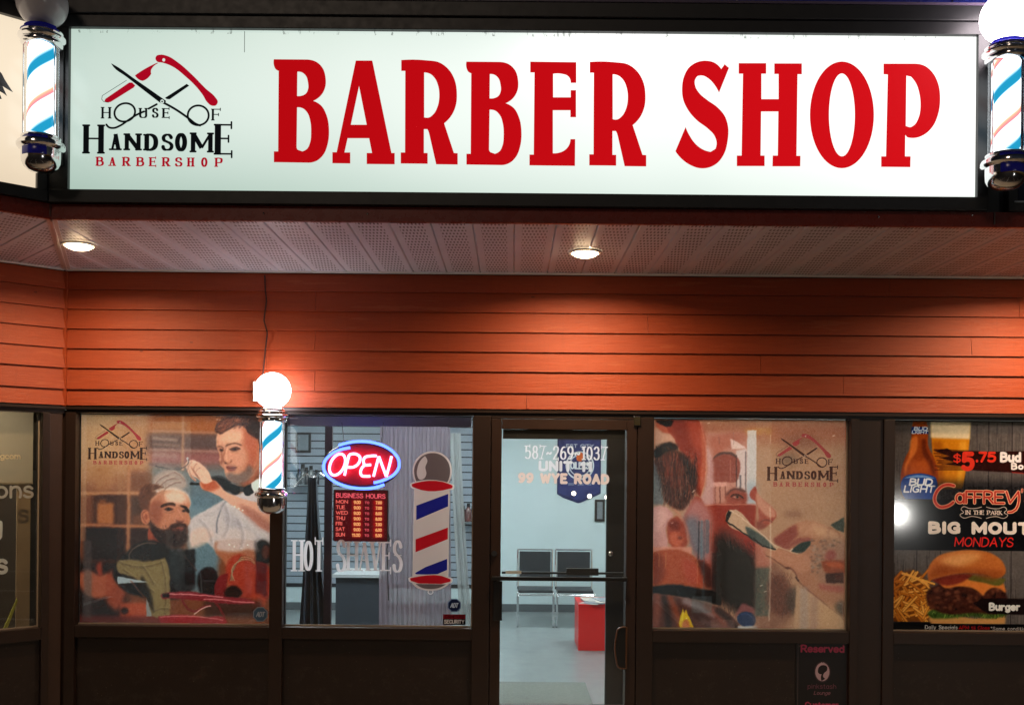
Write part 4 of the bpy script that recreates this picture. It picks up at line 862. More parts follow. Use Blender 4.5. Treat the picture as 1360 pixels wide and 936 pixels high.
nr = thing('pub_room', 'dim room of the pub behind the menu poster', 'room')
part('back_wall', MB().box(RX1+.14, XR-.05, D+2.4, D+2.5, 0, ZC), PALE, nr)
part('side_wall', MB().box(XR-.05, XR, D+.1, D+2.4, 0, ZC), PALE, nr); part('side_wall', MB().box(RX1+.101, RX1+.139, D+.1, D+2.5, 0, ZC), PALE, nr)
part('ceiling', MB().box(RX1+.14, XR-.05, D+.1, D+2.5, ZC, ZC+.04), PALE, nr)
t = thing('ceiling_light', 'light panel in the pub ceiling behind the menu poster', 'ceiling light', (4.4, 8.2, ZC), 'light panels in the shop ceiling')
part('frame', MB().box(4.1, 4.7, 7.9, 8.5, ZC-.02, ZC-.002), WHITEP, t); part('diffuser', MB().box(4.13, 4.67, 7.93, 8.47, ZC-.028, ZC-.021), emit('warm troffer', (1., .88, .76), 96), t)
# slatwall boards across the rear left wall
SL = thing('slatwall', 'white slatted display wall at the back of the room, left of the hanging curtain', 'display wall')
zq = .35; SLM = plain('pale slat board', srgb(148, 160, 172), .4, 0, .04)
part('groove_backing', MB().box(X(205)*1.62, at(642, 600, BW).x, BW-.012, BW-.002, .3, 2.62), plain('dark groove', srgb(34, 36, 42), .6), SL)
while zq < 2.58:
    part('slat', MB().box(at(372, 600, BW).x, at(642, 600, BW).x, BW-.03, BW-.013, zq, zq+.083), SLM, SL); zq += .0975
def bottle(px, py, Y, h, col, label):
    p = at(px, py, Y); r = h*.19
    t = thing('bottle', label, 'bottle', (p.x, Y, p.z), 'bottles on the display shelf')
    obj('body', MB().lathe([(0, 0), (r, 0), (r, h*.62), (r*.5, h*.74), (r*.45, h*.8)], 14), plain('bottle '+str(col), srgb(*col), .25), t, smooth=True)
    obj('cap', MB().lathe([(r*.5, h*.8), (r*.5, h), (0, h)], 12), BLACKM, t, smooth=True)
p0, p1 = at(392, 643, BW), at(425, 643, BW)
tag(obj('glass_shelf', MB().box(p0.x, p1.x, BW-.3, BW-.035, p0.z-.012, p0.z), plain('shelf metal', srgb(120, 130, 135), .3)), 'short shelf of bottles on the slatted wall, left of the neon sign', 'shelf')
for i, (px, c, h) in enumerate(((397, (60, 66, 74), .2), (402, (90, 96, 100), .26), (407, (40, 44, 50), .22), (413, (110, 116, 118), .24), (420, (50, 54, 62), .19))):
    bottle(px, 643, BW-.15, h, c, ['darkest short bottle at the left end of the shelf', 'tall grey bottle second from the left on the shelf', 'dark middle bottle on the shelf', 'pale grey bottle second from the right on the shelf', 'small navy bottle at the right end of the shelf'][i])
p0, p1 = at(604, 692, BW), at(630, 692, BW)
tag(obj('glass_shelf', MB().box(p0.x, p1.x, BW-.3, BW-.035, p0.z-.012, p0.z), plain('shelf metal', srgb(120, 130, 135), .3)), 'short shelf on the slatted wall behind the barber pole sticker', 'shelf')
for i, px in enumerate((609, 615, 622)): bottle(px, 692, BW-.15, .17+.03*i, (70+12*i, 60, 58), ['shortest', 'middle', 'tallest'][i]+' brown bottle on the shelf behind the barber pole sticker')
def frame_pic(px0, py0, px1, py1, Y, label, c=(120, 130, 138)):
    a, b = at(px0, py0, Y), at(px1, py1, Y); t = thing('picture_frame', label, 'framed picture', (a.x, Y, b.z))
    part('frame', MB().box(a.x, b.x, Y-.02, Y, b.z, a.z), BLACKM, t); part('picture', MB().box(a.x+.03, b.x-.03, Y-.024, Y-.021, b.z+.03, a.z-.03), plain('print '+label[:6], srgb(*c), .3, 0, .4, 30), t)
frame_pic(393, 574, 413, 601, BW-.035, 'small framed certificate high on the slatted wall beside the lit pole')
# hanging cutting cape
def drape(name, outline_top, outline_bot, Y, folds, amp, mat, label, cat, n=60, nz=24, wob=.0):
    mb = MB(); (ax, az), (bx, bz) = outline_top; (cx_, cz), (dx_, dz) = outline_bot
    for j in range(nz+1):
        v = j/nz
        for i in range(n+1):
            u = i/n; x0_ = ax+(cx_-ax)*v**1.3; x1_ = bx+(dx_-bx)*v**1.3; z0_ = az+(cz-az)*v; z1_ = bz+(dz-bz)*v
            ph = u*folds*2*PI; y = Y+amp*(math.sin(ph)+.35*math.sin(2.3*ph+1+v*wob))*(.5+.5*v)
            mb.v.append((x0_+(x1_-x0_)*u, y, z0_+(z1_-z0_)*u+.01*math.cos(ph)*v))
    for j in range(nz):
        for i in range(n): a = j*(n+1)+i; mb.f.append((a, a+n+1, a+n+2, a+1))
    o = obj(name, mb, mat, smooth=True); return tag(o, label, cat)
YC = D+1.6
a, b, c, d_ = at(409, 634, YC), at(421, 634, YC), at(396, 845, YC), at(440, 845, YC)
drape('barber_cape', ((a.x, a.z), (b.x, b.z)), ((c.x, c.z), (d_.x, d_.z)), YC, 4, .05, plain('dark cape nylon', srgb(64, 72, 84), .35, 0, .2), 'dark barber cape hanging from a stand left of the neon sign', 'cape')
st = thing('coat_stand', 'thin metal stand that carries the dark barber cape', 'stand', (at(415, 700, YC).x, YC, 0))
xs_ = st.location.x
part('pole', MB().tube([(xs_, YC+.07, 0), (xs_, YC+.07, a.z+.02)], .012, 8), CHROME, st); part('foot', MB().box(xs_-.2, xs_+.2, YC+.05, YC+.09, .003, .03), CHROME, st)
for s_ in (-1, 1): part('hook', MB().tube([(xs_, YC+.07, a.z-.02), (xs_+.06*s_, YC, a.z+.04), (xs_+.16*s_, YC-.05, a.z-.05+.04*s_)], .008, 8), CHROME, st)
# dark pole and counter
p = at(436, 700, D+.5)
cp = tag(obj('display_post', MB().box(p.x-.028, p.x+.028, D+.48, D+.52, .003, fz(436, 560, D+.5)), plain('dull purple post', srgb(66, 52, 66), .5)), 'narrow dull purple post standing behind the OPEN sign', 'post')
a, b = at(446, 762, D+2.6), at(506, 762, D+2.6)
ct = thing('counter', 'dark grey counter low behind the hours board', 'counter', (a.x, D+2.6, 0))
part('body', MB().box(a.x, b.x, D+2.6, D+3.2, .003, a.z-.03), plain('dark grey laminate', srgb(58, 64, 72), .4), ct)
part('worktop', MB().box(a.x-.03, b.x+.03, D+2.56, D+3.22, a.z-.029, a.z), plain('white worktop', srgb(190, 196, 198), .3), ct)
def barber_chair(x, y, rz, label, red=False):
    um = plain('red vinyl', srgb(150, 26, 34), .3) if red else DARKF
    t = thing('barber_chair', label, 'barber chair', (x, y, 0), 'barber chairs inside the shop'); t.rotation_euler.z = rz
    def q(n, mb, m, sm=False): return obj(n, mb, m, t, smooth=sm)
    q('base', MB().lathe([(0, .04), (.1, .035), (.3, .015), (.32, .003), (0, .003)], 28), CHROME, True)
    q('column', MB().lathe([(.05, .03), (.05, .45), (.09, .47)], 20), CHROME, True)
    q('seat', MB().box(-.26, .26, -.26, .26, .47, .62, .04), um)
    q('backrest', MB().box(-.25, .25, .22, .32, .6, 1.08, .04), um)
    q('headrest', MB().box(-.13, .13, .23, .3, 1.1, 1.26, .03), um)
    for s_ in (-1, 1): q('armrest', MB().box(s_*.27, s_*.35, -.22, .24, .76, .82, .02).box(s_*.29, s_*.33, .1, .16, .5, .765), um)
    q('footrest', MB().tube([(-.16, -.3, .5), (-.16, -.55, .2), (.16, -.55, .2), (.16, -.3, .5)], .015, 8).box(-.17, .17, -.62, -.5, .18, .2), CHROME)
p = at(300, 700, 9.6); barber_chair(p.x, 9.6, .5, 'red barber chair faintly seen through the haircut picture', True)
p = at(262, 700, 11.2); barber_chair(p.x, 11.2, -.6, 'black barber chair faintly seen through the haircut picture')
a, b = at(216, 648, 12.9), at(231, 659, 12.9)
p = at(224, 653, YG+.35)
hw_ = thing('thermostat', 'small white thermostat on a post, seen through the haircut picture', 'thermostat', (p.x, YG+.35, p.z))
part('case', MB().box(p.x-.037, p.x+.037, YG+.335, YG+.36, p.z-.026, p.z+.026, .006), WHITEP, hw_); part('screen', MB().box(p.x-.018, p.x+.018, YG+.333, YG+.336, p.z-.014, p.z+.014), plain('lcd grey', srgb(120, 124, 118), .3), hw_)
# waiting chairs
def waiting_chair(px0, px1, Y, label):
    a, b = at(px0, 830, Y), at(px1, 830, Y); x0, x1 = a.x, b.x; w_ = x1-x0
    t = thing('waiting_chair', label, 'chair', ((x0+x1)/2, Y, 0), 'chrome waiting chairs')
    h = w_/2
    bk = plain('black mesh back', srgb(40, 47, 52), .45, 0, .15, 60)
    obj('backrest', MB().box(-h+.03, h-.03, .40, .425, .50, .86, .01), bk, t); obj('seat', MB().box(-h+.02, h-.02, -.02, .42, .405, .44, .012), bk, t)
    for s_ in (-1, 1):
        x = s_*(h-.012)
        obj('side_frame', MB().tube([(x, .43, .88), (x, .42, .44), (x, .40, .40), (x, -.03, .40), (x, -.05, .37), (x, -.02, .02), (x, .0, .013), (x, .44, .013)], .0125, 8), CHROME, t, smooth=True)
    obj('top_rail', MB().tube([(-h+.012, .43, .88), (h-.012, .43, .88)], .010, 8), CHROME, t, smooth=True)
    obj('cross_bar', MB().tube([(-h+.012, -.03, .385), (h-.012, -.03, .385)], .010, 8), CHROME, t, smooth=True)
waiting_chair(686, 736, 11.75, 'left of the two chrome and black waiting chairs behind the door')
waiting_chair(738, 790, 11.75, 'right of the two chrome and black waiting chairs, next to the red table')
# red table with magazines
YT = 10.25; a = at(768, 861, YT); zt = .475
RT = thing('red_table', 'low red block table beside the waiting chairs', 'table', (a.x, YT, 0)); REDL = plain('red laminate', srgb(205, 36, 34), .35, 0, .06)
part('front_panel', MB().box(a.x, a.x+.7, YT, YT+.02, .003, zt-.021), REDL, RT)
part('side_panel', MB().box(a.x, a.x+.02, YT+.021, YT+.62, .003, zt-.021), REDL, RT); part('side_panel', MB().box(a.x+.68, a.x+.7, YT+.021, YT+.62, .003, zt-.021), REDL, RT)
part('top', MB().box(a.x-.004, a.x+.704, YT-.004, YT+.62, zt-.02, zt, .003), REDL, RT)
for i in range(7):
    x = a.x+.16+.055*(i % 3)+random.uniform(-.02, .03); y = YT+.12+.08*(i//3); z = zt+.001+.007*(i % 3)+.001*i
    mb = MB().box(-.1, .1, -.14, .14, 0, .006)
    o = obj('magazine', mb, plain('magazine cover %d' % (i % 4), srgb(*[(200, 200, 196), (150, 160, 170), (222, 214, 200), (110, 120, 140)][i % 4]), .3, 0, .3, 25)); o.location = (x, y, z+.004*(i//3)); o.rotation_euler.z = random.uniform(-.6, .6)
    tag(o, ['pale grey magazine lowest at the front left of the pile on the red table', 'blue-grey magazine in the front middle of the pile on the red table', 'cream magazine at the front right of the pile on the red table', 'slate blue magazine in the middle row of the pile, left side', 'pale grey magazine in the middle row of the pile, centre', 'blue-grey magazine in the middle row of the pile, right side', 'cream magazine at the back of the pile on the red table'][i], 'magazine', 'magazines on the red table')
# pennant banner and notice
pen = Art(738, 580, 800, 670, 8, bg=(22, 32, 84), a=0)
pen.poly([(740, 583), (798, 583), (798, 655), (790, 659), (772, 667), (768, 668), (748, 661), (740, 656)], (24, 34, 82), 1, sm=False, alpha=1.)
pen.poly([(742, 585), (796, 585), (796, 653), (769, 665), (742, 654)], (34, 46, 104), 1, sm=False)
pen.text('EST CITY', 752, 788, 594, 4, .9, col=(190, 200, 215))
pen.ell(770, 618, 19, 19, (215, 222, 230), 1); pen.ell(770, 618, 17, 17, (28, 38, 92), 1); pen.ell(770, 618, 14.5, 14.5, (200, 210, 224), 1); pen.ell(770, 618, 13, 13, (30, 42, 96), 1)
pen.text('OILERS', 758, 782, 622, 8, 1.8, col=(225, 228, 232)); pen.poly([(766, 604), (771, 600), (775, 606), (772, 612), (766, 611)], (214, 96, 34))
pen.text('1984 1985 1987', 754, 786, 644, 2.4, .6, col=(170, 180, 200)) if False else pen.text('555 . 255 . 99', 755, 785, 644, 2.4, .6, col=(170, 180, 200), a=.8)
pen.grain(.01, .015, 12)
o = print_plane('hanging_banner', pen, print_mat('banner print', pen, 'paper', rough=.8), BW-.006, Yref=BW)
tag(o, 'navy hockey club banner on the pale wall, behind the phone number lettering', 'banner')
frame_pic(790, 663, 803, 692, BW-.005, 'small notice on the pale wall below the navy banner', (196, 190, 150))
for i, (px, py) in enumerate(((762, 655), (783, 658.5), (806, 660))):
    p = at(px, py, BW-.5); t = thing('reflection_bulb', ['left', 'middle', 'right'][i]+' of three small warm bulbs added as lamp reflections below the navy banner', 'light reflection', tuple(p), 'bulbs added as lamp reflections')  # bulbs stand in for lights mirrored in the door glass
    obj('bulb', MB().sphere((0, 0, 0), .026, 14, 8), emit('warm bulb', (1., .85, .6), 12), t, smooth=True); obj('stem', MB().tube([(0, 0, .01), (0, .49, .03)], .006, 8), CHROME, t)
# partition edge behind the right side of the door, and mat
a, b = at(805, 700, D+.45), at(829, 700, D+.45)
PT = thing('partition', 'dark upright partition edge behind the right side of the door glass', 'partition', (a.x, D+.45, 0))
part('panel', MB().box(a.x, b.x, D+.42, D+.48, .003, 2.3), plain('dark partition', srgb(26, 30, 38), .4), PT)
part('edge_strip', MB().box(b.x+.001, b.x+.02, D+.44, D+.48, .003, 2.3), plain('pale edge', srgb(150, 170, 176), .4), PT)
p = at(811, 735, D+.41); part('lock', MB().sphere((p.x, D+.415, p.z), .02, 14, 8, (1, .4, 1)), CHROME, PT)
tag(obj('door_mat', MB().box(X(655), X(800), D+.2, D+1.5, .002, .012), ground_mat('ribbed mat', srgb(62, 70, 68), srgb(150, 158, 152), 45)), 'dark ribbed mat on the floor just inside the door', 'mat')
# pendant lamp with yellow shades
p = at(1007, 573, 10.2)
PL = thing('pendant_lamp', 'lamp with small glowing yellow shades, high behind the shave picture', 'lamp', tuple(p))
obj('bar', MB().tube([(-.13, 0, .07), (.13, 0, .07)], .01, 8), CHROME, PL); obj('rod', MB().tube([(0, 0, .07), (0, 0, ZC-p.z)], .008, 8), CHROME, PL)
for s_ in (-1.5, -.4, .35, 1.5): obj('lamp_shade', MB().lathe([(.026, -.03), (.038, .035)], 14, (s_*.07, 0, 0)), emit('amber glass shade', (1., .55, .06), 5), PL, smooth=True)
# door frame / mirror shapes inside the right part
tag(obj('standing_mirror', MB().box(at(937, 700, 12.2).x, at(952, 700, 12.2).x, 12.2, 12.24, .2, 1.9).box(at(926, 700, 12.2).x, at(932, 700, 12.2).x, 12.2, 12.24, .2, 1.9), plain('dark mirror frame', srgb(40, 44, 50), .3)), 'narrow dark rack posts faintly seen through the shave picture', 'rack')

# ---- sheer curtain behind the neon window
YV = D+.32
def sheer(name, c, k=.45, a=.18):
    t = NT(name); n = t.noise(t.pos((30, 1, .6)), 3, 4)
    d = t.n('ShaderNodeBsdfDiffuse'); tl = t.n('ShaderNodeBsdfTranslucent'); cc = t.mix(n, tuple(x*.82 for x in c[:3])+(1,), c); t.l(cc, d.inputs[0]); t.l(cc, tl.inputs[0])
    m = t.n('ShaderNodeMixShader'); m.inputs[0].default_value = k; t.l(d.outputs[0], m.inputs[1]); t.l(tl.outputs[0], m.inputs[2])
    tr = t.n('ShaderNodeBsdfTransparent'); m2 = t.n('ShaderNodeMixShader'); m2.inputs[0].default_value = a; t.l(m.outputs[0], m2.inputs[1]); t.l(tr.outputs[0], m2.inputs[2]); return t.done(m2.outputs[0])
a, b = at(505, 552, YV), at(598, 552, YV); c, d_ = at(503, 850, YV), at(600, 850, YV)
drape('sheer_curtain', ((a.x, a.z), (b.x, b.z)), ((c.x, c.z), (d_.x, d_.z)), YV, 15, .012, sheer('sheer voile', srgb(176, 160, 172)), 'pale sheer curtain hanging behind the barber pole sticker', 'curtain', n=240, nz=14)
a, b = at(598, 575, YV+.1), at(612, 575, YV+.1); c, d_ = at(612, 845, YV+.1), at(628, 845, YV+.1)
drape('sheer_curtain', ((a.x, a.z), (b.x, b.z)), ((c.x, c.z), (d_.x, d_.z)), YV+.1, 2, .02, sheer('sheer voile edge', srgb(200, 206, 206)), 'slanting pale curtain edge beside the right side of the neon window', 'curtain', n=40)
a, b = at(380, 556, D+.2), at(506, 566, D+.2)
tag(obj('reflection_strip', MB().box(a.x, at(626, 560, D+.2).x, D+.18, D+.22, b.z, a.z+.02), plain('lavender reflection', srgb(170, 160, 186), .5)), 'pale strip standing in for the reflection across the top of the neon window', 'reflection')  # solid strip coloured as the lavender reflection in the glass

# ================================================================== DOOR
zdt = fz(745, 557); DR = thing('door', 'brown aluminium glazed door with white phone number and address lettering', 'door', (X(652), D, 0))
BR2 = plain('door bronze', srgb(46, 29, 21), .4, 0, .2, 9, .1)
zgt = fz(745, 570.5)
part('door_head', MB().box(X(651)+.001, X(845)-.001, D-.048, YF1, zdt+.004, ZWT+.0025), BRONZE, FR)
part('door_jamb', MB().box(X(831), X(845)-.001, D+.012, YF1, .0, zdt+.003), BRONZE, FR)
part('door_jamb', MB().box(X(651)+.001, X(665), D+.012, YF1, .0, zdt+.003), BRONZE, FR)
part('stile', MB().box(X(652), X(665.5), D-.045, D+.01, .02, zdt, .003), BR2, DR)
part('stile', MB().box(X(831), X(844), D-.045, D+.01, .02, zdt, .003), BR2, DR)
part('top_rail', MB().box(X(665.7), X(830.8), D-.044, D+.01, zgt, zdt, .003), BR2, DR)
part('bottom_rail', MB().box(X(665.7), X(830.8), D-.044, D+.01, .02, .17, .003), BR2, DR)
part('dark_strip', MB().box(X(667), X(829), D+.002, D+.012, fz(745, 583), zgt-.001), BLACKM, DR)
part('pane', MB().box(X(665.7), X(830.8), D-.022, D-.016, .171, zgt-.001), make_glass('door glass', .96, .04), DR)
part('threshold', MB().box(X(651), X(845), D-.06, D+.08, .0, .018), CHROME, DR)
zpb = fz(745, 766)
part('push_bar', MB().box(X(654), X(832), D-.10, D-.075, zpb-.018, zpb+.010, .005).box(X(654), X(661), D-.075, D-.046, zpb-.018, zpb+.01).box(X(826), X(832), D-.075, D-.046, zpb-.018, zpb+.01), BLACKM, DR)
part('panic_bar', MB().box(X(667), X(829), D+.03, D+.06, zpb+.018, zpb+.032).box(X(753), X(796), D+.028, D+.062, zpb+.01, zpb+.06), BLACKM, DR)
part('bar_label', MB().box(X(672), X(693), D+.026, D+.029, zpb+.018, zpb+.04), WHITEP, DR)
part('latch_plate', MB().box(X(656), X(668), D-.062, D-.046, fz(660, 822), fz(660, 770), .004), BLACKM, DR)
pl_ = [(x, z) for x, z in smooth_pts([(X(818), fz(825, 842)), (X(821), fz(825, 832)), (X(831.5), fz(825, 830)), (X(831.5), fz(825, 884)), (X(821), fz(825, 882)), (X(818), fz(825, 872))], True, 70)]
part('pull_handle', MB().prism(pl_, D-.085, D-.062), BLACKM, DR); part('handle_rim', MB().tube([(x, D-.088, z) for x, z in pl_], .006, 8, True), plain('worn handle edge', srgb(90, 60, 42), .3), DR)
p = at(656.5, 734.5, D-.05); lk = part('lock', MB().lathe([(0, .02), (.02, .02), (.022, .01), (.022, 0)], 24), CHROME, DR); lk.rotation_euler = (PI/2, 0, 0); lk.location = Vector((p.x, D-.046, p.z))-DR.location
part('pivot_hinge', MB().box(X(839), X(848), D-.065, D-.046, fz(843, 566), fz(843, 553), .006), CHROME, DR)
dl = Art(680, 585, 815, 650, 7, bg=(255, 255, 255), a=0)
PW_ = (250, 226, 214)
dl.text('587~269~1037', 698, 804, 609, 16.5, 2.4, 1.3, 1.4, col=(240, 240, 246), gap=.32, alpha=1., dy=1)
dl.text('UNIT 11', 717, 785, 624, 10.5, 3.9, col=(232, 232, 240), gap=.36, alpha=1., dy=.6)
dl.text('99 WYE ROAD', 690, 807, 640, 10.5, 3.9, col=(240, 214, 204), gap=.4, alpha=1., dy=1)
print_plane('lettering', dl, print_mat('door lettering vinyl', dl, 'film', transl=.6), D-.0235, DR)
tag(obj('door_closer', MB().box(X(700), X(760), D+.02, D+.07, zdt-.075, zdt-.035, .004), BLACKM), 'slim dark door closer at the head of the glazed door', 'door closer')

# ================================================================== PRINTS ON THE GLASS
# -- haircut picture (first window). coordinates of a 3.12x enlargement with origin 90,540
def poster_haircut():
    A = Art(104, 548.2, 361, 830.2, 4, bg=(150, 96, 66), a=.97).tr(90, 540, 3.12)
    A.rect(40, 20, 420, 340, (196, 150, 112), 1, 30); A.rect(40, 20, 200, 240, (206, 172, 136), .9, 30); A.rect(330, 20, 640, 110, (176, 112, 66), 1, 14)
    A.rect(320, 110, 640, 190, (120, 92, 88), 1, 12); A.rect(330, 185, 640, 250, (168, 112, 112), .9, 12); A.rect(330, 245, 700, 420, (128, 132, 136), 1, 16)
    A.rect(480, 60, 640, 100, (190, 120, 58), .8, 6); A.rect(330, 60, 470, 92, (202, 138, 84), .7, 8)
    for z, c in ((100, (200, 150, 120)), (178, (188, 150, 140)), (240, (140, 120, 120))): A.line([(330, z), (640, z+6)], 9, c, .8, 3)
    A.line([(467, 30), (467, 260)], 10, (196, 148, 116), .85, 3); A.line([(345, 130), (440, 138)], 9, (206, 176, 156), .7, 4); A.line([(345, 155), (450, 160)], 7, (196, 160, 140), .6, 4); A.line([(350, 200), (440, 206)], 12, (186, 160, 150), .6, 6)
    A.rect(95, 360, 240, 500, (98, 56, 42), .95, 7); A.rect(250, 370, 350, 495, (96, 66, 56), .9, 7); A.rect(60, 500, 235, 640, (62, 30, 26), 1, 6); A.rect(248, 500, 330, 600, (70, 40, 36), .95, 6)
    A.rect(112, 400, 182, 490, (198, 134, 78), .95, 5); A.rect(122, 385, 150, 402, (170, 110, 66), .8, 4); A.rect(260, 450, 315, 490, (150, 92, 60), .6, 5)
    A.rect(100, 250, 165, 350, (190, 140, 92), .6, 10); A.rect(240, 270, 340, 350, (140, 88, 60), .85, 12); A.rect(185, 280, 230, 350, (176, 126, 86), .7, 8)
    A.line([(40, 362), (345, 358)], 13, (206, 156, 116), .9, 3); A.line([(40, 494), (330, 498)], 12, (204, 140, 96), .9, 3); A.line([(243, 250), (243, 620)], 13, (200, 144, 104), .85, 3)
    A.rect(40, 640, 240, 900, (66, 34, 28), 1, 14)
    A.poly([(45, 690), (80, 680), (120, 700), (160, 690), (180, 760), (130, 800), (80, 790), (50, 760)], (196, 118, 84), .95, 6)
    A.poly([(165, 690), (215, 675), (245, 700), (235, 780), (200, 850), (165, 830), (150, 760)], (182, 98, 66), .95, 7); A.poly([(118, 650), (132, 645), (138, 700), (120, 705)], (190, 84, 50), .9, 4)
    A.poly([(210, 815), (330, 815), (330, 880), (210, 880)], (200, 104, 64), .9, 6); A.ell(230, 850, 16, 14, (60, 26, 20), .9, 4); A.rect(40, 870, 420, 900, (140, 56, 50), .8, 6)
    A.rect(60, 560, 92, 880, (120, 118, 122), .55, 3)
    # cool blur between the two men
    A.poly([(480, 380), (620, 400), (640, 560), (560, 700), (500, 700)], (132, 160, 176), .9, 12); A.rect(500, 300, 640, 420, (116, 138, 152), .8, 8)
    A.poly([(495, 480), (560, 470), (600, 560), (610, 780), (500, 770)], (120, 146, 158), .95, 8)
    # barber: shirt, arm, neck, head
    A.poly([(500, 470), (560, 430), (640, 385), (720, 350), (800, 290), (842, 330), (842, 620), (800, 600), (780, 560), (700, 560), (620, 600), (560, 560), (510, 580)], (206, 196, 198), 1, 2.5)
    A.poly([(505, 520), (560, 500), (600, 530), (560, 570), (500, 590)], (224, 196, 184), .8, 6); A.line([(612, 520), (618, 450), (650, 390)], 6, (128, 130, 142), .8, 1.5)
    A.poly([(640, 400), (700, 460), (770, 520), (820, 560), (780, 560), (700, 520), (640, 470)], (186, 178, 184), .7, 8)
    A.poly([(745, 318), (790, 290), (805, 330), (760, 352)], (232, 222, 220), 1, 1.5); A.poly([(690, 300), (745, 318), (770, 290), (800, 230), (805, 120), (760, 230), (700, 290)], (186, 116, 88), 1, 3)
    A.poly([(612, 110), (640, 88), (720, 80), (780, 95), (800, 150), (798, 220), (775, 262), (745, 295), (700, 300), (668, 290), (645, 262), (632, 235), (618, 225), (622, 205), (610, 165)], (222, 172, 142), 1, 1.5)
    A.poly([(700, 140), (760, 130), (798, 160), (790, 240), (750, 290), (720, 270), (740, 210)], (196, 130, 98), .85, 9); A.poly([(615, 120), (690, 110), (700, 160), (630, 175)], (236, 196, 168), .6, 8)
    A.poly([(604, 92), (612, 70), (640, 46), (690, 38), (745, 36), (800, 46), (812, 90), (800, 140), (782, 138), (770, 120), (740, 98), (700, 88), (660, 92), (622, 106), (608, 108)], (116, 66, 44), 1, 1.5)
    A.poly([(606, 95), (630, 60), (680, 50), (720, 60), (690, 80), (640, 92)], (190, 118, 84), .75, 5); A.poly([(740, 60), (800, 56), (806, 130), (772, 112)], (70, 48, 42), .8, 6)
    for _ in range(120):
        x, y = RNG.uniform(610, 800), RNG.uniform(42, 92); A.line([(x, y), (x+RNG.uniform(3, 14), y-RNG.uniform(2, 12))], 1.6, (70, 36, 24) if RNG.rand() < .55 else (214, 150, 112), .45, sm=False)
    A.line([(620, 172), (640, 162), (652, 168)], 4, (130, 84, 66), .85, .8); A.line([(668, 166), (700, 156), (712, 160)], 5, (126, 80, 62), .9, .8)
    A.ell(634, 180, 8, 3.5, (84, 56, 48), .85, .7); A.ell(690, 177, 11, 4, (88, 60, 52), .9, .7); A.line([(676, 172), (692, 170), (708, 178)], 2, (70, 44, 38), .8)
    A.line([(648, 178), (640, 200), (634, 222), (648, 230), (660, 226)], 3.5, (172, 112, 88), .8, 1.2); A.poly([(638, 222), (662, 220), (660, 232), (642, 233)], (176, 116, 92), .6, 2)
    A.poly([(640, 246), (664, 238), (690, 244), (692, 258), (668, 262), (646, 258)], (146, 84, 74), .75, 3); A.line([(646, 252), (668, 249), (690, 253)], 2.2, (92, 44, 40), .85, .6); A.line([(640, 240), (664, 236), (688, 240)], 3, (150, 100, 80), .6, 1.2)
    A.poly([(650, 270), (690, 272), (730, 250), (760, 225), (768, 255), (745, 290), (710, 308), (672, 305)], (140, 128, 124), .8, 7)
    A.ell(790, 170, 12, 25, (218, 154, 124), 1, 1.5); A.line([(795, 150), (785, 165), (792, 190)], 3, (160, 92, 70), .8, 1)
    A.poly([(662, 312), (690, 322), (716, 330), (750, 316), (764, 352), (736, 366), (712, 348), (690, 362), (664, 348)], (46, 40, 44), 1, 1.2); A.ell(714, 338, 9, 11, (84, 78, 82), .9, 1)
    A.poly([(560, 300), (640, 292), (672, 318), (664, 346), (600, 340)], (34, 30, 34), .95, 3)
    A.line([(500, 318), (540, 318)], 9, (30, 28, 30), .9, 1)
    # forearm + hand with scissors
    A.poly([(560, 300), (590, 300), (650, 350), (720, 380), (800, 400), (842, 420), (842, 520), (800, 500), (740, 450), (680, 410), (620, 370), (575, 348), (545, 335), (540, 312)], (226, 178, 158), 1, 2)
    A.poly([(545, 300), (585, 296), (622, 330), (590, 346), (552, 340)], (196, 104, 62), .9, 5); A.poly([(700, 400), (800, 450), (842, 500), (842, 520), (780, 490)], (178, 118, 104), .7, 7)
    A.poly([(480, 232), (492, 222), (520, 224), (556, 245), (582, 280), (590, 306), (556, 318), (536, 300), (508, 285), (486, 262)], (228, 190, 172), 1, 1.5)
    for q in (((486, 240), (470, 250), (468, 258)), ((492, 258), (500, 282), (520, 302)), ((500, 248), (520, 275), (536, 296))): A.line(q, 9, (216, 172, 152), .95, 1.2); A.line([(x+4, y+5) for x, y in q], 2, (164, 110, 94), .7, .8)
    A.line([(488, 212), (492, 228), (470, 252), (380, 252), (352, 246)], 3.2, (88, 84, 88), .95, .5); A.line([(450, 256), (400, 262)], 3, (120, 116, 118), .9, .6); A.ell(487, 214, 5, 6, (190, 186, 186), .9)
    # combing hand
    A.poly([(345, 300), (365, 276), (400, 262), (450, 268), (480, 300), (486, 330), (450, 345), (400, 345), (355, 330)], (196, 168, 158), .8, 5)
    for q in (((352, 310), (380, 290), (420, 280)), ((360, 325), (400, 305), (450, 300)), ((420, 275), (460, 290), (480, 315))): A.line(q, 3, (166, 134, 124), .7, 1.5)
    # seated man
    A.poly([(292, 345), (330, 322), (380, 330), (400, 345), (360, 380), (345, 430), (342, 470), (330, 500), (322, 440), (300, 430), (288, 400)], (122, 74, 54), 1, 2.5)
    A.poly([(345, 350), (400, 335), (455, 340), (490, 365), (500, 400), (497, 420)], (224, 204, 192), .95, 4)
    A.poly([(340, 380), (380, 348), (440, 352), (488, 372), (498, 410), (492, 432), (500, 460), (498, 480), (490, 495), (492, 520), (470, 560), (430, 580), (390, 560), (350, 510), (335, 450)], (214, 156, 126), 1, 2)
    A.poly([(340, 390), (385, 380), (380, 470), (350, 500), (336, 450)], (184, 118, 88), .8, 9); A.poly([(395, 360), (470, 358), (488, 400), (400, 396)], (232, 200, 182), .75, 8)
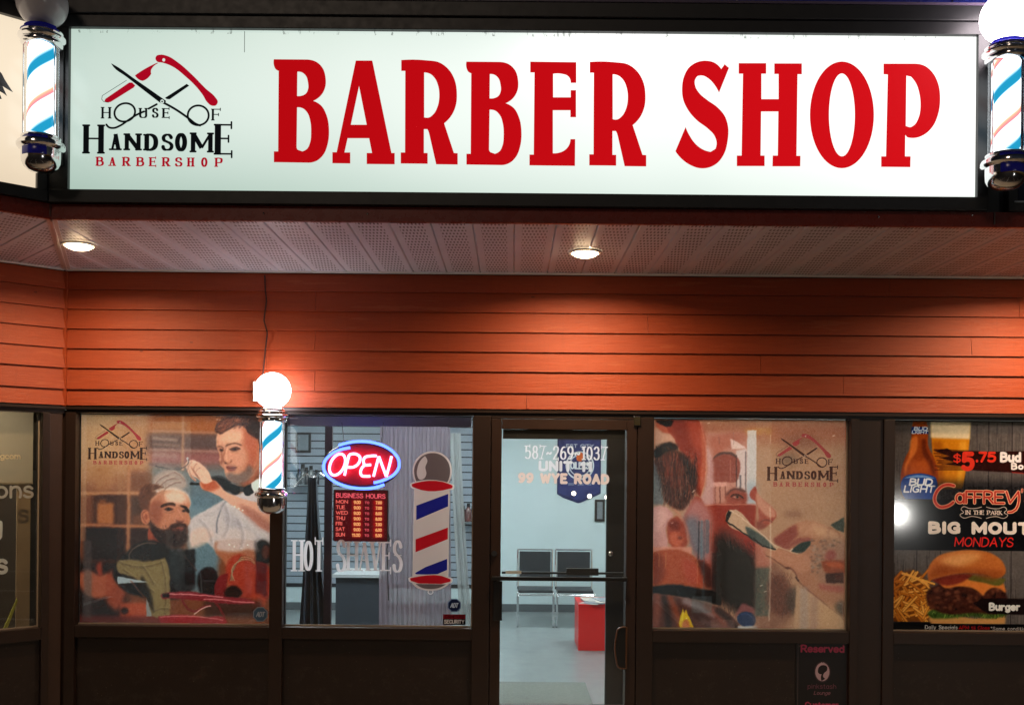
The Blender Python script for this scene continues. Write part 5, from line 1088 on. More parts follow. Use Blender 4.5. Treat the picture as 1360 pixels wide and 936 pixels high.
    A.poly([(372, 416), (404, 396), (440, 402), (438, 412), (404, 408), (376, 420)], (98, 60, 48), .9, 2.5); A.line([(455, 410), (478, 420), (492, 436)], 8, (60, 38, 34), .95, 1.5)
    A.ell(412, 424, 17, 7, (110, 72, 60), .85, 1.8); A.ell(414, 424, 8, 4, (44, 30, 28), .95, .8); A.line([(394, 420), (414, 416), (432, 424)], 2.4, (60, 34, 30), .9, .6); A.ell(472, 430, 10, 6, (70, 42, 36), .8, 1.5)
    A.line([(452, 420), (462, 450), (474, 470), (458, 480), (440, 476)], 4, (168, 106, 84), .8, 1.5); A.poly([(438, 462), (470, 456), (476, 474), (444, 480)], (196, 132, 104), .8, 2)
    A.poly([(336, 470), (360, 500), (400, 510), (420, 490), (450, 482), (480, 488), (492, 520), (480, 560), (440, 584), (400, 580), (360, 570), (338, 530)], (74, 50, 46), .93, 6)
    A.poly([(414, 496), (440, 482), (474, 486), (478, 498), (440, 496), (416, 506)], (96, 48, 36), .9, 2); A.poly([(424, 506), (450, 500), (472, 504), (464, 522), (430, 522)], (170, 92, 78), .9, 2.5); A.poly([(434, 522), (466, 520), (460, 545), (440, 548)], (200, 112, 84), .8, 3)
    for _ in range(200):
        x, y = RNG.uniform(342, 484), RNG.uniform(500, 575); A.line([(x, y), (x+RNG.uniform(-2, 6), y+RNG.uniform(4, 12))], 1.3, (96, 60, 48) if RNG.rand() < .5 else (24, 18, 20), .5, sm=False)
    for _ in range(120):
        x, y = RNG.uniform(294, 400), RNG.uniform(326, 350)+RNG.uniform(0, 40)*(RNG.rand() < .5); A.line([(x, y), (x+RNG.uniform(4, 14), y-RNG.uniform(4, 12))], 1.5, (170, 112, 82) if RNG.rand() < .5 else (70, 42, 32), .5, sm=False)
    A.ell(314, 458, 19, 32, (212, 140, 106), 1, 1.8, rot=-8); A.line([(320, 432), (304, 440), (306, 468), (318, 484)], 4, (150, 82, 60), .85, 1.5); A.ell(316, 458, 7, 12, (168, 92, 66), .8, 2)
    A.poly([(330, 500), (345, 530), (370, 560), (400, 600), (350, 590), (328, 560)], (178, 92, 66), 1, 2)
    # dark top, khaki gown, window frame reflections
    A.poly([(180, 690), (200, 640), (240, 600), (290, 565), (340, 555), (400, 575), (440, 600), (480, 640), (500, 700), (500, 790), (420, 800), (300, 790), (220, 760)], (44, 32, 32), .96, 4)
    A.line([(248, 640), (252, 605), (280, 580), (330, 566), (360, 570)], 4, (150, 128, 116), .8, 1.2)
    A.poly([(200, 640), (260, 636), (320, 642), (395, 625), (412, 660), (418, 740), (420, 866), (345, 868), (330, 820), (318, 770), (290, 720), (230, 700), (204, 690)], (158, 140, 100), 1, 2.5)
    for q in (((205, 645), (300, 665), (390, 640)), ((225, 680), (280, 720), (330, 760)), ((380, 640), (400, 720), (398, 860)), ((240, 700), (300, 735), (350, 770)), ((350, 850), (400, 838), (418, 842)), ((300, 662), (330, 700), (352, 740))): A.line(q, 6, (110, 92, 62), .7, 4); A.line([(x+3, y-5) for x, y in q], 3, (200, 184, 146), .6, 2)
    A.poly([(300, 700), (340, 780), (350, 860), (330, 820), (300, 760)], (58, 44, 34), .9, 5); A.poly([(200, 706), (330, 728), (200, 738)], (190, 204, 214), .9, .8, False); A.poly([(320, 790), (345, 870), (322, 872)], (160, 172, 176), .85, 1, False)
    A.line([(255, 725), (320, 800)], 5, (160, 96, 66), .7, 1.5)
    A.poly([(412, 595), (470, 590), (500, 620), (520, 680), (520, 760), (440, 770), (420, 700)], (70, 74, 80), .9, 5); A.rect(480, 590, 522, 740, (40, 36, 40), .85, 3); A.line([(480, 620), (530, 680)], 4, (120, 96, 90), .7, 1)
    A.poly([(545, 680), (560, 668), (600, 670), (620, 720), (625, 780), (548, 780)], (38, 40, 44), .92, 3); A.line([(545, 690), (552, 770)], 4, (140, 150, 156), .7, 1.5); A.line([(560, 722), (612, 722)], 6, (90, 96, 100), .7, 2)
    # red chair and apron
    A.poly([(604, 560), (700, 545), (780, 560), (778, 660), (770, 760), (640, 780), (660, 690), (640, 640), (606, 600)], (190, 128, 96), .92, 3)
    A.poly([(612, 560), (608, 590), (700, 600), (740, 590), (780, 600), (782, 540), (700, 500)], (210, 196, 196), .85, 6)
    A.poly([(660, 640), (700, 610), (760, 630), (800, 640), (826, 660), (826, 800), (760, 800), (700, 780)], (186, 78, 56), .9, 4); A.poly([(772, 560), (810, 550), (842, 580), (842, 650), (776, 640)], (44, 36, 36), .95, 5); A.ell(818, 600, 18, 30, (150, 84, 62), .7, 4)
    A.poly([(776, 640), (822, 652), (820, 790), (776, 800)], (124, 30, 36), .95, 3); A.poly([(628, 700), (660, 690), (650, 790), (606, 790)], (150, 44, 52), .95, 2)
    for k in range(6): A.line([(716+3*k, 618+3*k), (690-2*k, 660), (668+4*k, 720)], 3.2, (206, 190, 160) if k % 2 else (110, 86, 66), .85, .7)
    for k in range(5): A.line([(716, 618+4*k), (750, 622+4*k), (772, 640+3*k)], 3, (206, 186, 150) if k % 2 else (150, 100, 66), .8, .7)
    A.poly([(650, 760), (690, 740), (720, 770), (680, 800), (650, 790)], (40, 26, 26), .9, 3); A.ell(786, 806, 34, 34, (196, 92, 54), .9, 6)
    A.rect(560, 800, 800, 870, (74, 56, 52), .7, 10); A.poly([(380, 780), (420, 770), (640, 786), (760, 802), (780, 812), (640, 816), (560, 806), (420, 796), (385, 794)], (158, 56, 68), 1, 1.5)
    A.line([(400, 778), (560, 782), (640, 790)], 4, (238, 190, 196), .85, 1.2); A.line([(560, 800), (640, 800), (700, 808), (770, 810)], 4, (232, 180, 180), .85, 1); A.rect(388, 774, 416, 792, (52, 28, 34), .9, 1.5)
    A.line([(470, 800), (520, 850), (560, 830), (590, 824)], 8, (150, 50, 60), .9, 2); A.line([(520, 862), (545, 842), (590, 826)], 4, (240, 220, 220), .9, .8); A.line([(610, 815), (640, 860), (650, 890)], 9, (148, 56, 62), .9, 1.5)
    A.poly([(370, 872), (440, 864), (560, 872), (650, 880), (660, 896), (380, 898)], (178, 60, 70), .95, 2); A.line([(380, 874), (520, 870), (640, 884)], 3, (236, 180, 180), .8, 1)
    for x, y in ((664, 570), (684, 578), (712, 584), (740, 572), (686, 412), (702, 420), (718, 426)): A.ell(x, y, 3, 3, (255, 248, 236), .95, .8)
    A.line([(606, 50), (660, 50)], 3, (240, 220, 200), .8, .8)
    # paler rectangles: haze of the room behind, painted into the print
    A.rect(40, 30, 66, 560, (214, 190, 170), .35, 2); A.rect(196, 60, 340, 640, (214, 196, 180), .10, 1); A.rect(340, 60, 500, 400, (206, 212, 216), .18, 1)
    # barber's head again, finer (6.24x enlargement, origin 230,540)
    A.tr(230, 540, 6.24)
    A.poly([(350, 205), (420, 160), (560, 140), (660, 180), (700, 280), (690, 400), (650, 520), (600, 600), (520, 622), (450, 606), (418, 566), (400, 506), (372, 476), (378, 430), (366, 380), (344, 335), (346, 270)], (214, 160, 134), 1, 4)
    A.poly([(560, 160), (660, 200), (700, 300), (680, 440), (620, 560), (560, 590), (590, 480), (600, 380), (560, 300)], (198, 116, 84), .9, 20); A.poly([(370, 210), (470, 180), (560, 200), (550, 280), (430, 300), (360, 290)], (232, 186, 160), .8, 18)
    A.poly([(430, 370), (520, 380), (560, 440), (520, 500), (470, 450)], (222, 164, 138), .7, 14); A.poly([(352, 330), (372, 360), (380, 430), (372, 470), (392, 480), (396, 400), (380, 340)], (160, 104, 86), .8, 7)
    A.poly([(330, 200), (336, 150), (372, 112), (410, 82), (480, 70), (600, 74), (700, 86), (722, 120), (722, 300), (700, 300), (684, 262), (640, 236), (600, 206), (566, 152), (520, 150), (460, 176), (410, 204), (372, 224), (350, 214)], (96, 58, 44), 1, 3)
    A.poly([(340, 190), (360, 130), (430, 92), (520, 90), (560, 120), (500, 140), (430, 176), (372, 210)], (168, 100, 70), .85, 8); A.poly([(600, 110), (722, 110), (722, 290), (680, 250), (630, 210)], (72, 54, 50), .8, 14)
    for _ in range(260):
        x, y = RNG.uniform(336, 600), RNG.uniform(86, 205)
        if y > 215-(x-336)*.2: continue
        A.line([(x, y), (x+RNG.uniform(4, 16), y-RNG.uniform(8, 24)), (x+RNG.uniform(14, 34), y-RNG.uniform(6, 24))], 2.4, [(60, 34, 28), (206, 138, 100), (120, 72, 52)][RNG.randint(3)], .55, .6)
    A.line([(420, 322), (450, 306), (500, 298), (548, 312)], 11, (116, 76, 60), .85, 4); A.line([(352, 326), (370, 322), (396, 338)], 9, (120, 78, 62), .85, 3)
    A.poly([(448, 350), (470, 334), (510, 330), (540, 344), (510, 358), (470, 362)], (112, 72, 60), .85, 3); A.ell(488, 346, 15, 7, (52, 38, 36), .9, 2); A.line([(450, 346), (480, 332), (515, 330), (542, 344)], 3.5, (64, 40, 36), .9, 1.2); A.line([(460, 368), (500, 372), (530, 360)], 4, (176, 116, 94), .7, 3)
    A.poly([(362, 352), (380, 342), (400, 348), (396, 362), (370, 364)], (106, 70, 58), .85, 3); A.ell(380, 353, 8, 5, (50, 36, 34), .9, 1.5)
    A.line([(424, 336), (410, 372), (396, 420), (396, 446)], 7, (176, 112, 88), .75, 4); A.poly([(396, 440), (420, 458), (452, 462), (470, 446), (462, 430), (440, 470), (410, 470)], (150, 92, 74), .8, 4); A.line([(432, 340), (424, 400), (426, 440)], 9, (236, 190, 162), .7, 5); A.ell(418, 462, 8, 4, (90, 48, 42), .8, 2)
    A.poly([(420, 494), (452, 482), (480, 486), (512, 496), (500, 520), (462, 530), (434, 518)], (160, 98, 88), .9, 3); A.line([(422, 500), (455, 502), (512, 500)], 4, (92, 48, 44), .85, 1.5); A.line([(440, 530), (470, 540), (500, 532)], 5, (160, 112, 96), .7, 3); A.line([(420, 482), (450, 472), (500, 480)], 5, (140, 100, 86), .5, 3)
    A.poly([(420, 560), (450, 545), (520, 556), (580, 520), (610, 470), (640, 500), (630, 570), (590, 612), (520, 628), (450, 614)], (128, 116, 114), .75, 10)
    A.ell(696, 350, 22, 46, (222, 158, 128), 1, 3, rot=8); A.line([(712, 306), (690, 318), (682, 360), (692, 392)], 7, (164, 96, 74), .85, 3); A.ell(700, 350, 9, 20, (176, 104, 80), .8, 4)
    # hands: knuckles, nails and creases
    for q in (((108, 436), (78, 476), (66, 500)), ((150, 440), (110, 490), (96, 540)), ((180, 470), (150, 520), (180, 570)), ((210, 500), (170, 540), (200, 590))): A.line(q, 5, (150, 104, 92), .65, 3)
    A.line([(96, 425), (104, 450)], 7, (196, 200, 206), .9, 1.5); A.line([(60, 500), (0, 505)], 5, (120, 116, 120), .9, 1.2); A.ell(150, 450, 22, 12, (238, 206, 192), .7, 6, rot=30)
    # seated head again (3.12x)
    A.tr(90, 540, 3.12)
    A.poly([(336, 400), (372, 360), (430, 348), (478, 362), (496, 400), (490, 440), (498, 462), (490, 490), (440, 500), (380, 500), (344, 470)], (204, 144, 116), .85, 5)
    A.poly([(336, 400), (376, 384), (384, 440), (372, 490), (346, 480)], (166, 102, 78), .8, 8); A.poly([(392, 356), (470, 356), (490, 392), (440, 402), (400, 390)], (236, 208, 194), .8, 7)
    A.poly([(374, 412), (400, 400), (438, 404), (440, 412), (404, 410), (380, 420)], (84, 52, 42), .9, 2); A.poly([(456, 408), (480, 412), (498, 436), (488, 436), (472, 420)], (60, 40, 36), .9, 2)
    A.poly([(390, 426), (408, 418), (430, 424), (414, 432)], (90, 58, 50), .85, 1.5); A.ell(411, 425, 6, 4, (36, 26, 26), .9, 1); A.ell(474, 432, 8, 4.5, (56, 38, 34), .85, 1.3); A.line([(392, 436), (414, 440), (432, 434)], 2.4, (150, 98, 80), .6, 1.2)
    A.line([(448, 420), (460, 446), (470, 462)], 3.5, (228, 176, 150), .7, 2); A.poly([(438, 466), (452, 472), (474, 470), (470, 480), (446, 482)], (134, 80, 62), .8, 2.5)
    A.poly([(410, 500), (430, 486), (460, 482), (484, 490), (488, 502), (452, 496), (424, 506)], (86, 52, 44), .92, 2.2); A.poly([(428, 506), (452, 500), (474, 505), (462, 515), (434, 516)], (166, 98, 86), .9, 1.8); A.line([(430, 510), (452, 508), (474, 509)], 1.8, (84, 44, 42), .8, .7)
    A.poly([(420, 520), (470, 518), (486, 540), (470, 574), (436, 582), (404, 560)], (70, 46, 42), .85, 5); A.line([(330, 480), (346, 520), (372, 556), (410, 580)], 5, (70, 44, 38), .6, 4)
    for _ in range(200):
        x, y = RNG.uniform(345, 486), RNG.uniform(488, 580); A.line([(x, y), (x+RNG.uniform(-2, 5), y+RNG.uniform(4, 11))], 1.2, [(110, 74, 62), (40, 28, 28)][RNG.randint(2)], .45, .3, sm=False)
    A.poly([(400, 512), (428, 516), (432, 600), (400, 590)], (150, 160, 168), .22, 1, False); A.poly([(445, 520), (500, 500), (500, 600), (445, 600)], (140, 150, 158), .18, 1, False)
    for q in (((356, 318), (380, 296), (410, 284)), ((372, 332), (402, 306), (440, 296)), ((396, 340), (430, 318), (462, 312)), ((430, 270), (460, 284), (478, 306))): A.line(q, 3, (138, 106, 98), .7, 1.6); A.line([(x-3, y-5) for x, y in q], 3, (224, 200, 190), .6, 1.8)
    # folds of the shirt
    for q in (((540, 470), (580, 520), (590, 570)), ((640, 400), (660, 470), (640, 540)), ((700, 470), (720, 530), (710, 590)), ((790, 540), (770, 570), (780, 600)), ((560, 450), (600, 440), (640, 400))): A.line(q, 7, (160, 150, 156), .55, 4); A.line([(x+8, y-3) for x, y in q], 5, (228, 222, 224), .5, 3)
    A.ripple(.9, 4).soften(.26).tone((1.34, 1.24, 1.15), 1.72).grain(.008, .016, 2.5)
    draw_logo(A, 69.6, 529.4, 9.1, red=(176, 40, 44), blk=(44, 22, 18), a=.92, bgd=(206, 168, 134))
    return A
# razor shave picture; coordinates of a 3.0207x enlargement with origin 850,540
def poster_shave():
    A = Art(867, 556.2, 1125.5, 836, 4, bg=(190, 154, 128), a=.96)
    def strands(x0, x1, y0, y1, n, cols, L, test, dx=(-6, 8), wd=2.2, a=.5):
        for _ in range(n):
            x, y = RNG.uniform(x0, x1), RNG.uniform(y0, y1)
            if not test(x, y): continue
            l = RNG.uniform(*L); A.line([(x, y), (x+RNG.uniform(*dx), y+l*.5), (x+RNG.uniform(dx[0]*1.6, dx[1]*1.6), y+l)], wd, cols[RNG.randint(len(cols))], a, .7, sm=False)
    S = 6.243
    # ---- background of the picture, arched wall reflection painted over it
    A.tr(860, 550, S); A.rect(40, 50, 1700, 240, (186, 122, 94), .8, 50); A.rect(480, 150, 840, 760, (202, 152, 138), 1, 14); A.rect(830, 130, 908, 760, (206, 204, 206), .9, 2)
    A.rect(830, 560, 908, 760, (150, 172, 190), .6, 30); A.poly([(500, 190), (640, 160), (760, 150), (830, 160), (780, 250), (660, 290), (560, 360)], (188, 118, 98), .7, 16)
    A.poly([(690, 200), (780, 250), (820, 280), (700, 290)], (226, 210, 206), .8, 4); A.poly([(740, 300), (830, 280), (830, 640), (745, 640)], (212, 200, 200), .85, 5)
    A.poly([(540, 375), (560, 345), (620, 312), (680, 322), (740, 345), (742, 562), (540, 565)], (166, 98, 86), .95, 2.5); A.poly([(540, 380), (600, 318), (660, 310), (740, 345), (740, 360), (640, 330)], (96, 84, 84), .7, 3)
    for x, w_, y0, y1, c in ((596, 4, 190, 250, (140, 96, 90)), (716, 3, 150, 250, (150, 120, 110)), (742, 7, 340, 600, (84, 62, 66)), (776, 16, 510, 620, (120, 112, 122)), (818, 9, 310, 640, (120, 106, 112)), (690, 8, 380, 590, (196, 130, 120)), (606, 8, 600, 740, (120, 70, 66)), (566, 6, 600, 745, (130, 78, 72)), (652, 8, 600, 700, (150, 96, 88))): A.line([(x, y0), (x+3, y1)], w_, c, .75, 2, sm=False)
    A.rect(530, 568, 665, 600, (222, 176, 166), .8, 3); A.rect(525, 610, 560, 750, (178, 96, 84), .7, 3)
    # ---- barber's hand and wrist coming down from the top left
    A.poly([(150, 56), (430, 56), (470, 160), (488, 260), (490, 330), (486, 470), (472, 600), (444, 690), (415, 640), (404, 540), (396, 440), (340, 385), (262, 290), (215, 200), (170, 150)], (178, 84, 62), 1, 3)
    A.poly([(200, 60), (330, 60), (380, 200), (400, 330), (330, 350), (260, 260), (220, 160)], (158, 68, 50), .8, 22); A.poly([(330, 60), (430, 60), (470, 220), (440, 330), (380, 240)], (196, 98, 70), .7, 24)
    A.poly([(430, 100), (458, 160), (482, 280), (488, 380), (476, 560), (452, 660), (440, 520), (455, 360), (450, 240)], (206, 128, 98), .8, 9); A.line([(440, 60), (462, 160), (486, 270), (490, 400), (478, 560), (450, 690)], 7, (226, 176, 150), .7, 3)
    A.poly([(360, 400), (400, 430), (420, 560), (440, 680), (408, 660), (380, 520)], (132, 52, 40), .7, 9)
    A.poly([(60, 60), (120, 56), (212, 56), (196, 96), (160, 108), (110, 92)], (46, 28, 26), .95, 5); A.poly([(62, 62), (100, 84), (150, 110), (176, 160), (130, 156), (84, 120)], (200, 110, 82), .95, 3); A.poly([(60, 110), (90, 130), (140, 162), (190, 170), (230, 240), (150, 240), (60, 300)], (206, 166, 146), .95, 6)
    A.poly([(490, 260), (500, 500), (480, 640), (450, 700), (500, 760), (560, 762), (556, 600), (540, 360)], (206, 172, 172), .8, 8)
    # ---- client's head: brow, hair
    A.poly([(50, 400), (110, 330), (200, 300), (300, 330), (380, 420), (418, 540), (400, 630), (350, 740), (290, 800), (220, 780), (150, 730), (90, 600)], (98, 56, 44), 1, 9)
    A.poly([(40, 380), (90, 470), (130, 620), (150, 760), (40, 760)], (124, 132, 138), .85, 12); A.poly([(260, 330), (350, 390), (410, 500), (390, 610), (330, 520), (290, 420)], (66, 48, 46), .85, 12); A.poly([(120, 360), (220, 330), (290, 430), (300, 580), (230, 640), (150, 520)], (136, 64, 46), .7, 16)
    strands(80, 410, 300, 700, 620, [(176, 88, 60), (52, 32, 28), (206, 160, 136), (120, 60, 44), (90, 76, 74), (36, 24, 24)], (50, 130), lambda x, y: x > 70+(y-330)*.2 and x < 420-(y-450)*.25, (-10, 14), 2.6, .5)
    A.poly([(52, 312), (90, 270), (150, 240), (220, 246), (256, 282), (230, 300), (150, 318), (90, 360), (64, 372)], (44, 34, 38), .95, 6); strands(56, 250, 240, 320, 90, [(110, 60, 48), (24, 20, 24), (180, 120, 100)], (16, 40), lambda x, y: True, (4, 16), 2, .5)
    # ---- cheek
    A.poly([(440, 690), (480, 752), (560, 752), (908, 748), (908, 1000), (1000, 1300), (880, 1500), (560, 1500), (470, 1300), (380, 1100), (300, 900), (340, 790), (400, 680)], (176, 84, 66), 1, 6)
    A.rect(545, 752, 908, 1000, (168, 66, 50), .75, 14); A.poly([(340, 760), (420, 700), (520, 780), (560, 1000), (540, 1250), (430, 1200), (330, 960)], (196, 150, 150), .8, 24); A.poly([(300, 860), (420, 850), (470, 1000), (490, 1200), (420, 1180), (340, 1020)], (116, 134, 150), .7, 26)
    A.poly([(520, 1000), (640, 960), (820, 1080), (908, 1180), (800, 1280), (600, 1180)], (186, 94, 74), .7, 30)
    # ear
    A.poly([(50, 780), (110, 762), (180, 790), (220, 860), (190, 900), (160, 960), (180, 1080), (170, 1120), (60, 1120)], (206, 162, 158), 1, 7); A.poly([(70, 800), (140, 790), (170, 850), (120, 950), (70, 1000)], (222, 184, 178), .7, 16)
    A.poly([(180, 900), (250, 850), (300, 900), (330, 1010), (340, 1080), (310, 1120), (230, 1130), (190, 1080), (170, 990)], (180, 92, 66), .96, 7); A.poly([(176, 910), (230, 880), (280, 930), (260, 970), (200, 960)], (130, 54, 44), .7, 13); A.poly([(200, 990), (270, 990), (300, 1060), (250, 1110), (206, 1080)], (208, 122, 88), .8, 10); A.ell(275, 1030, 18, 15, (100, 42, 34), .6, 8)
    A.line([(230, 800), (300, 880), (345, 1000), (350, 1080)], 12, (214, 140, 116), .7, 6)
    # nose and eye
    A.tr(990, 550, S); A.poly([(-4, 650), (6, 670), (10, 720), (0, 755), (-24, 755)], (168, 84, 68), .7, 7)
    A.poly([(95, 596), (62, 620), (44, 668), (60, 700), (90, 722), (100, 740), (100, 940), (130, 945), (200, 920), (240, 880), (266, 850), (262, 810), (230, 770), (170, 720), (120, 670), (104, 640)], (178, 92, 74), 1, 3)
    A.poly([(104, 640), (170, 720), (230, 770), (262, 812), (262, 850), (220, 860), (160, 820), (110, 760)], (208, 156, 134), .9, 7); A.line([(130, 905), (160, 880), (200, 878), (226, 890)], 9, (116, 60, 52), .8, 4); A.poly([(100, 870), (140, 900), (200, 915), (160, 945), (100, 960)], (150, 80, 66), .8, 8)
    A.tr(860, 550, S); A.poly([(655, 700), (672, 660), (715, 622), (770, 620), (815, 645), (838, 690), (822, 740), (760, 752), (670, 748)], (164, 84, 68), .85, 13)
    A.line([(664, 668), (706, 628), (764, 622), (812, 642)], 14, (84, 44, 40), .75, 6); A.line([(700, 684), (724, 668), (764, 670), (800, 694)], 9, (50, 28, 28), .9, 3); A.ell(742, 687, 22, 9, (196, 158, 146), .85, 3); A.ell(752, 685, 11, 10, (52, 36, 34), .9, 2.5); A.line([(706, 694), (740, 704), (790, 700)], 5, (120, 56, 46), .7, 3); A.line([(690, 722), (740, 736), (800, 726)], 8, (196, 110, 88), .6, 5)
    A.line([(480, 760), (560, 752), (908, 748)], 5, (222, 168, 148), .75, 2, sm=False)
    # ---- beard
    A.tr(860, 690, S)
    A.poly([(590, 150), (640, 110), (700, 170), (780, 210), (860, 260), (908, 330), (960, 460), (960, 640), (930, 760), (840, 800), (720, 740), (600, 660), (560, 560), (575, 340)], (40, 28, 30), .97, 26)
    A.poly([(600, 60), (700, 90), (820, 190), (908, 280), (800, 260), (680, 200), (600, 160)], (110, 50, 42), .6, 26); A.poly([(740, 40), (860, 60), (908, 180), (900, 320), (820, 240)], (168, 58, 48), .75, 24); A.rect(545, 280, 600, 700, (52, 58, 62), .5, 5)
    strands(560, 960, 100, 780, 900, [(92, 50, 44), (18, 14, 18), (120, 76, 66), (26, 20, 24), (64, 40, 38)], (24, 80), lambda x, y: y > 90+max(0, x-620)*.35 and x < 960-(y-300)*.1, (-4, 18), 2.4, .5)
    # ---- neck, collar, cape
    A.rect(36, 232, 380, 292, (216, 156, 138), .85, 5); A.poly([(50, 282), (370, 292), (440, 350), (500, 470), (540, 570), (460, 582), (250, 548), (50, 562)], (188, 104, 68), 1, 7); A.poly([(60, 290), (120, 290), (110, 540), (50, 560)], (150, 76, 54), .7, 16); A.poly([(300, 320), (420, 380), (470, 540), (380, 540)], (196, 96, 76), .7, 20); A.poly([(420, 340), (470, 350), (560, 560), (500, 580)], (70, 34, 34), .7, 12)
    A.poly([(50, 570), (150, 552), (250, 546), (360, 562), (470, 582), (560, 600), (620, 660), (620, 720), (470, 680), (300, 650), (170, 632), (50, 622)], (30, 25, 30), .97, 6)
    strands(55, 600, 556, 640, 220, [(70, 70, 78), (14, 12, 16), (96, 90, 92)], (20, 46), lambda x, y: y > 556+max(0, x-300)*.15, (-4, 4), 2.4, .45); A.ell(265, 600, 12, 20, (90, 96, 104), .6, 2)
    A.poly([(40, 625), (170, 638), (300, 655), (470, 690), (640, 750), (780, 880), (800, 920), (40, 920)], (120, 80, 74), 1, 6)
    for x0, y0, x1, y1, w_, c in ((90, 650, 70, 920, 60, (176, 118, 104)), (150, 660, 190, 920, 46, (60, 50, 52)), (200, 660, 290, 900, 44, (176, 96, 60)), (250, 670, 400, 900, 40, (110, 66, 56)), (330, 680, 560, 790, 60, (176, 160, 164)), (400, 780, 560, 900, 70, (90, 64, 62)), (500, 720, 660, 860, 50, (170, 100, 84)), (600, 760, 740, 900, 50, (66, 58, 62)), (480, 850, 640, 910, 40, (140, 110, 108))): A.line([(x0, y0), ((x0+x1)/2+8, (y0+y1)/2), (x1, y1)], w_, c, .75, 12)
    A.rect(380, 640, 550, 780, (120, 136, 140), .45, 3); A.rect(540, 835, 740, 920, (176, 140, 132), .35, 3)
    A.poly([(278, 905), (276, 850), (296, 780), (310, 742), (318, 782), (332, 750), (352, 800), (378, 850), (396, 905)], (222, 196, 44), 1, 2); A.poly([(300, 905), (312, 850), (340, 830), (362, 860), (370, 905)], (206, 130, 96), .9, 5); A.line([(314, 770), (300, 840)], 6, (250, 238, 160), .8, 3); A.ell(336, 826, 6, 4, (255, 250, 230), .9, 1)
    A.poly([(740, 830), (770, 740), (800, 700), (870, 720), (920, 760), (930, 800), (850, 780), (790, 780)], (170, 108, 110), .85, 7); A.poly([(764, 800), (800, 772), (880, 780), (920, 830), (900, 880), (820, 892), (770, 860)], (52, 78, 122), .95, 4); A.line([(790, 790), (870, 800), (900, 850)], 6, (96, 126, 170), .7, 4); A.rect(766, 884, 930, 912, (200, 206, 210), .85, 3)
    for x, w_, y0, y1, c in ((434, 9, 18, 330, (52, 58, 66)), (478, 7, 18, 590, (92, 112, 126)), (458, 22, 18, 330, (120, 146, 160)), (505, 34, 18, 270, (110, 126, 138)), (540, 6, 18, 560, (150, 120, 112)), (104, 4, 284, 400, (220, 180, 120)), (160, 4, 284, 400, (220, 180, 120)), (426, 4, 350, 540, (220, 170, 140))): A.line([(x, y0), (x, y1)], w_, c, .6, 1.5, sm=False)
    A.rect(20, -560, 52, 900, (152, 176, 186), .6, 4)
    # ---- right side: hand holding the razor
    A.tr(990, 690, S)
    A.poly([(95, 250), (230, 330), (330, 420), (400, 620), (420, 780), (300, 900), (95, 900)], (150, 108, 92), .7, 24); A.rect(96, 400, 214, 800, (86, 104, 98), .75, 9); A.poly([(96, 150), (215, 240), (230, 380), (96, 400)], (196, 130, 112), .8, 12)
    A.poly([(230, 470), (300, 460), (380, 560), (400, 760), (300, 800), (220, 740)], (124, 78, 66), .75, 20); strands(110, 400, 430, 780, 260, [(60, 50, 50), (170, 110, 86), (96, 70, 62), (196, 130, 100)], (20, 50), lambda x, y: True, (-10, 16), 2.4, .35); A.poly([(390, 560), (460, 560), (480, 720), (440, 800), (380, 760)], (92, 84, 78), .6, 18)
    A.poly([(245, 160), (290, 120), (400, 50), (470, 12), (560, 8), (640, 30), (720, 60), (790, 98), (840, 150), (840, 800), (780, 780), (700, 700), (600, 640), (480, 520), (440, 458), (372, 405), (310, 372), (200, 318), (176, 270), (240, 240), (330, 246), (400, 262), (300, 222)], (188, 140, 114), 1, 4)
    A.poly([(247, 162), (330, 100), (430, 36), (450, 70), (440, 130), (380, 190), (310, 222), (262, 196)], (162, 88, 78), .9, 9); A.poly([(440, 30), (560, 10), (700, 60), (640, 130), (540, 130), (450, 100)], (202, 156, 128), .85, 16); A.poly([(300, 222), (380, 190), (470, 150), (560, 150), (550, 178), (470, 190), (400, 220), (360, 250)], (166, 98, 88), .85, 7)
    A.poly([(398, 256), (430, 218), (480, 190), (556, 172), (552, 200), (520, 240), (480, 276), (430, 276)], (52, 74, 72), .96, 3); A.line([(384, 262), (404, 238)], 5, (230, 236, 232), .9, 1)
    A.poly([(190, 262), (240, 244), (330, 250), (420, 276), (520, 282), (560, 330), (540, 420), (470, 440), (400, 390), (310, 350), (210, 312)], (200, 150, 124), .9, 10); A.line([(184, 300), (250, 330), (320, 378), (350, 396), (384, 396)], 8, (120, 74, 60), .75, 3); A.ell(365, 400, 20, 8, (110, 66, 54), .7, 4); A.line([(384, 398), (430, 440), (446, 480), (456, 508)], 9, (130, 84, 70), .75, 4); A.line([(438, 478), (458, 508)], 12, (84, 50, 42), .8, 3)
    A.poly([(560, 30), (700, 70), (800, 120), (830, 200), (760, 200), (680, 140), (600, 110)], (210, 172, 142), .8, 14); A.line([(720, 60), (700, 120), (730, 170)], 10, (150, 100, 84), .5, 7); A.line([(700, 60), (780, 100), (800, 150)], 6, (140, 90, 76), .5, 4)
    A.line([(456, 510), (560, 600), (700, 710), (840, 830)], 8, (136, 92, 76), .7, 4); A.poly([(440, 540), (560, 612), (700, 722), (840, 842), (840, 920), (420, 920)], (200, 168, 140), .95, 5); A.rect(470, 560, 540, 920, (180, 166, 164), .55, 12); A.rect(560, 640, 620, 920, (170, 140, 138), .4, 12); A.rect(640, 700, 800, 920, (212, 176, 138), .5, 18)
    # blurred second face at the wrist
    A.poly([(600, 230), (680, 160), (760, 140), (840, 170), (840, 560), (740, 560), (640, 500), (590, 400)], (170, 134, 118), .7, 22)
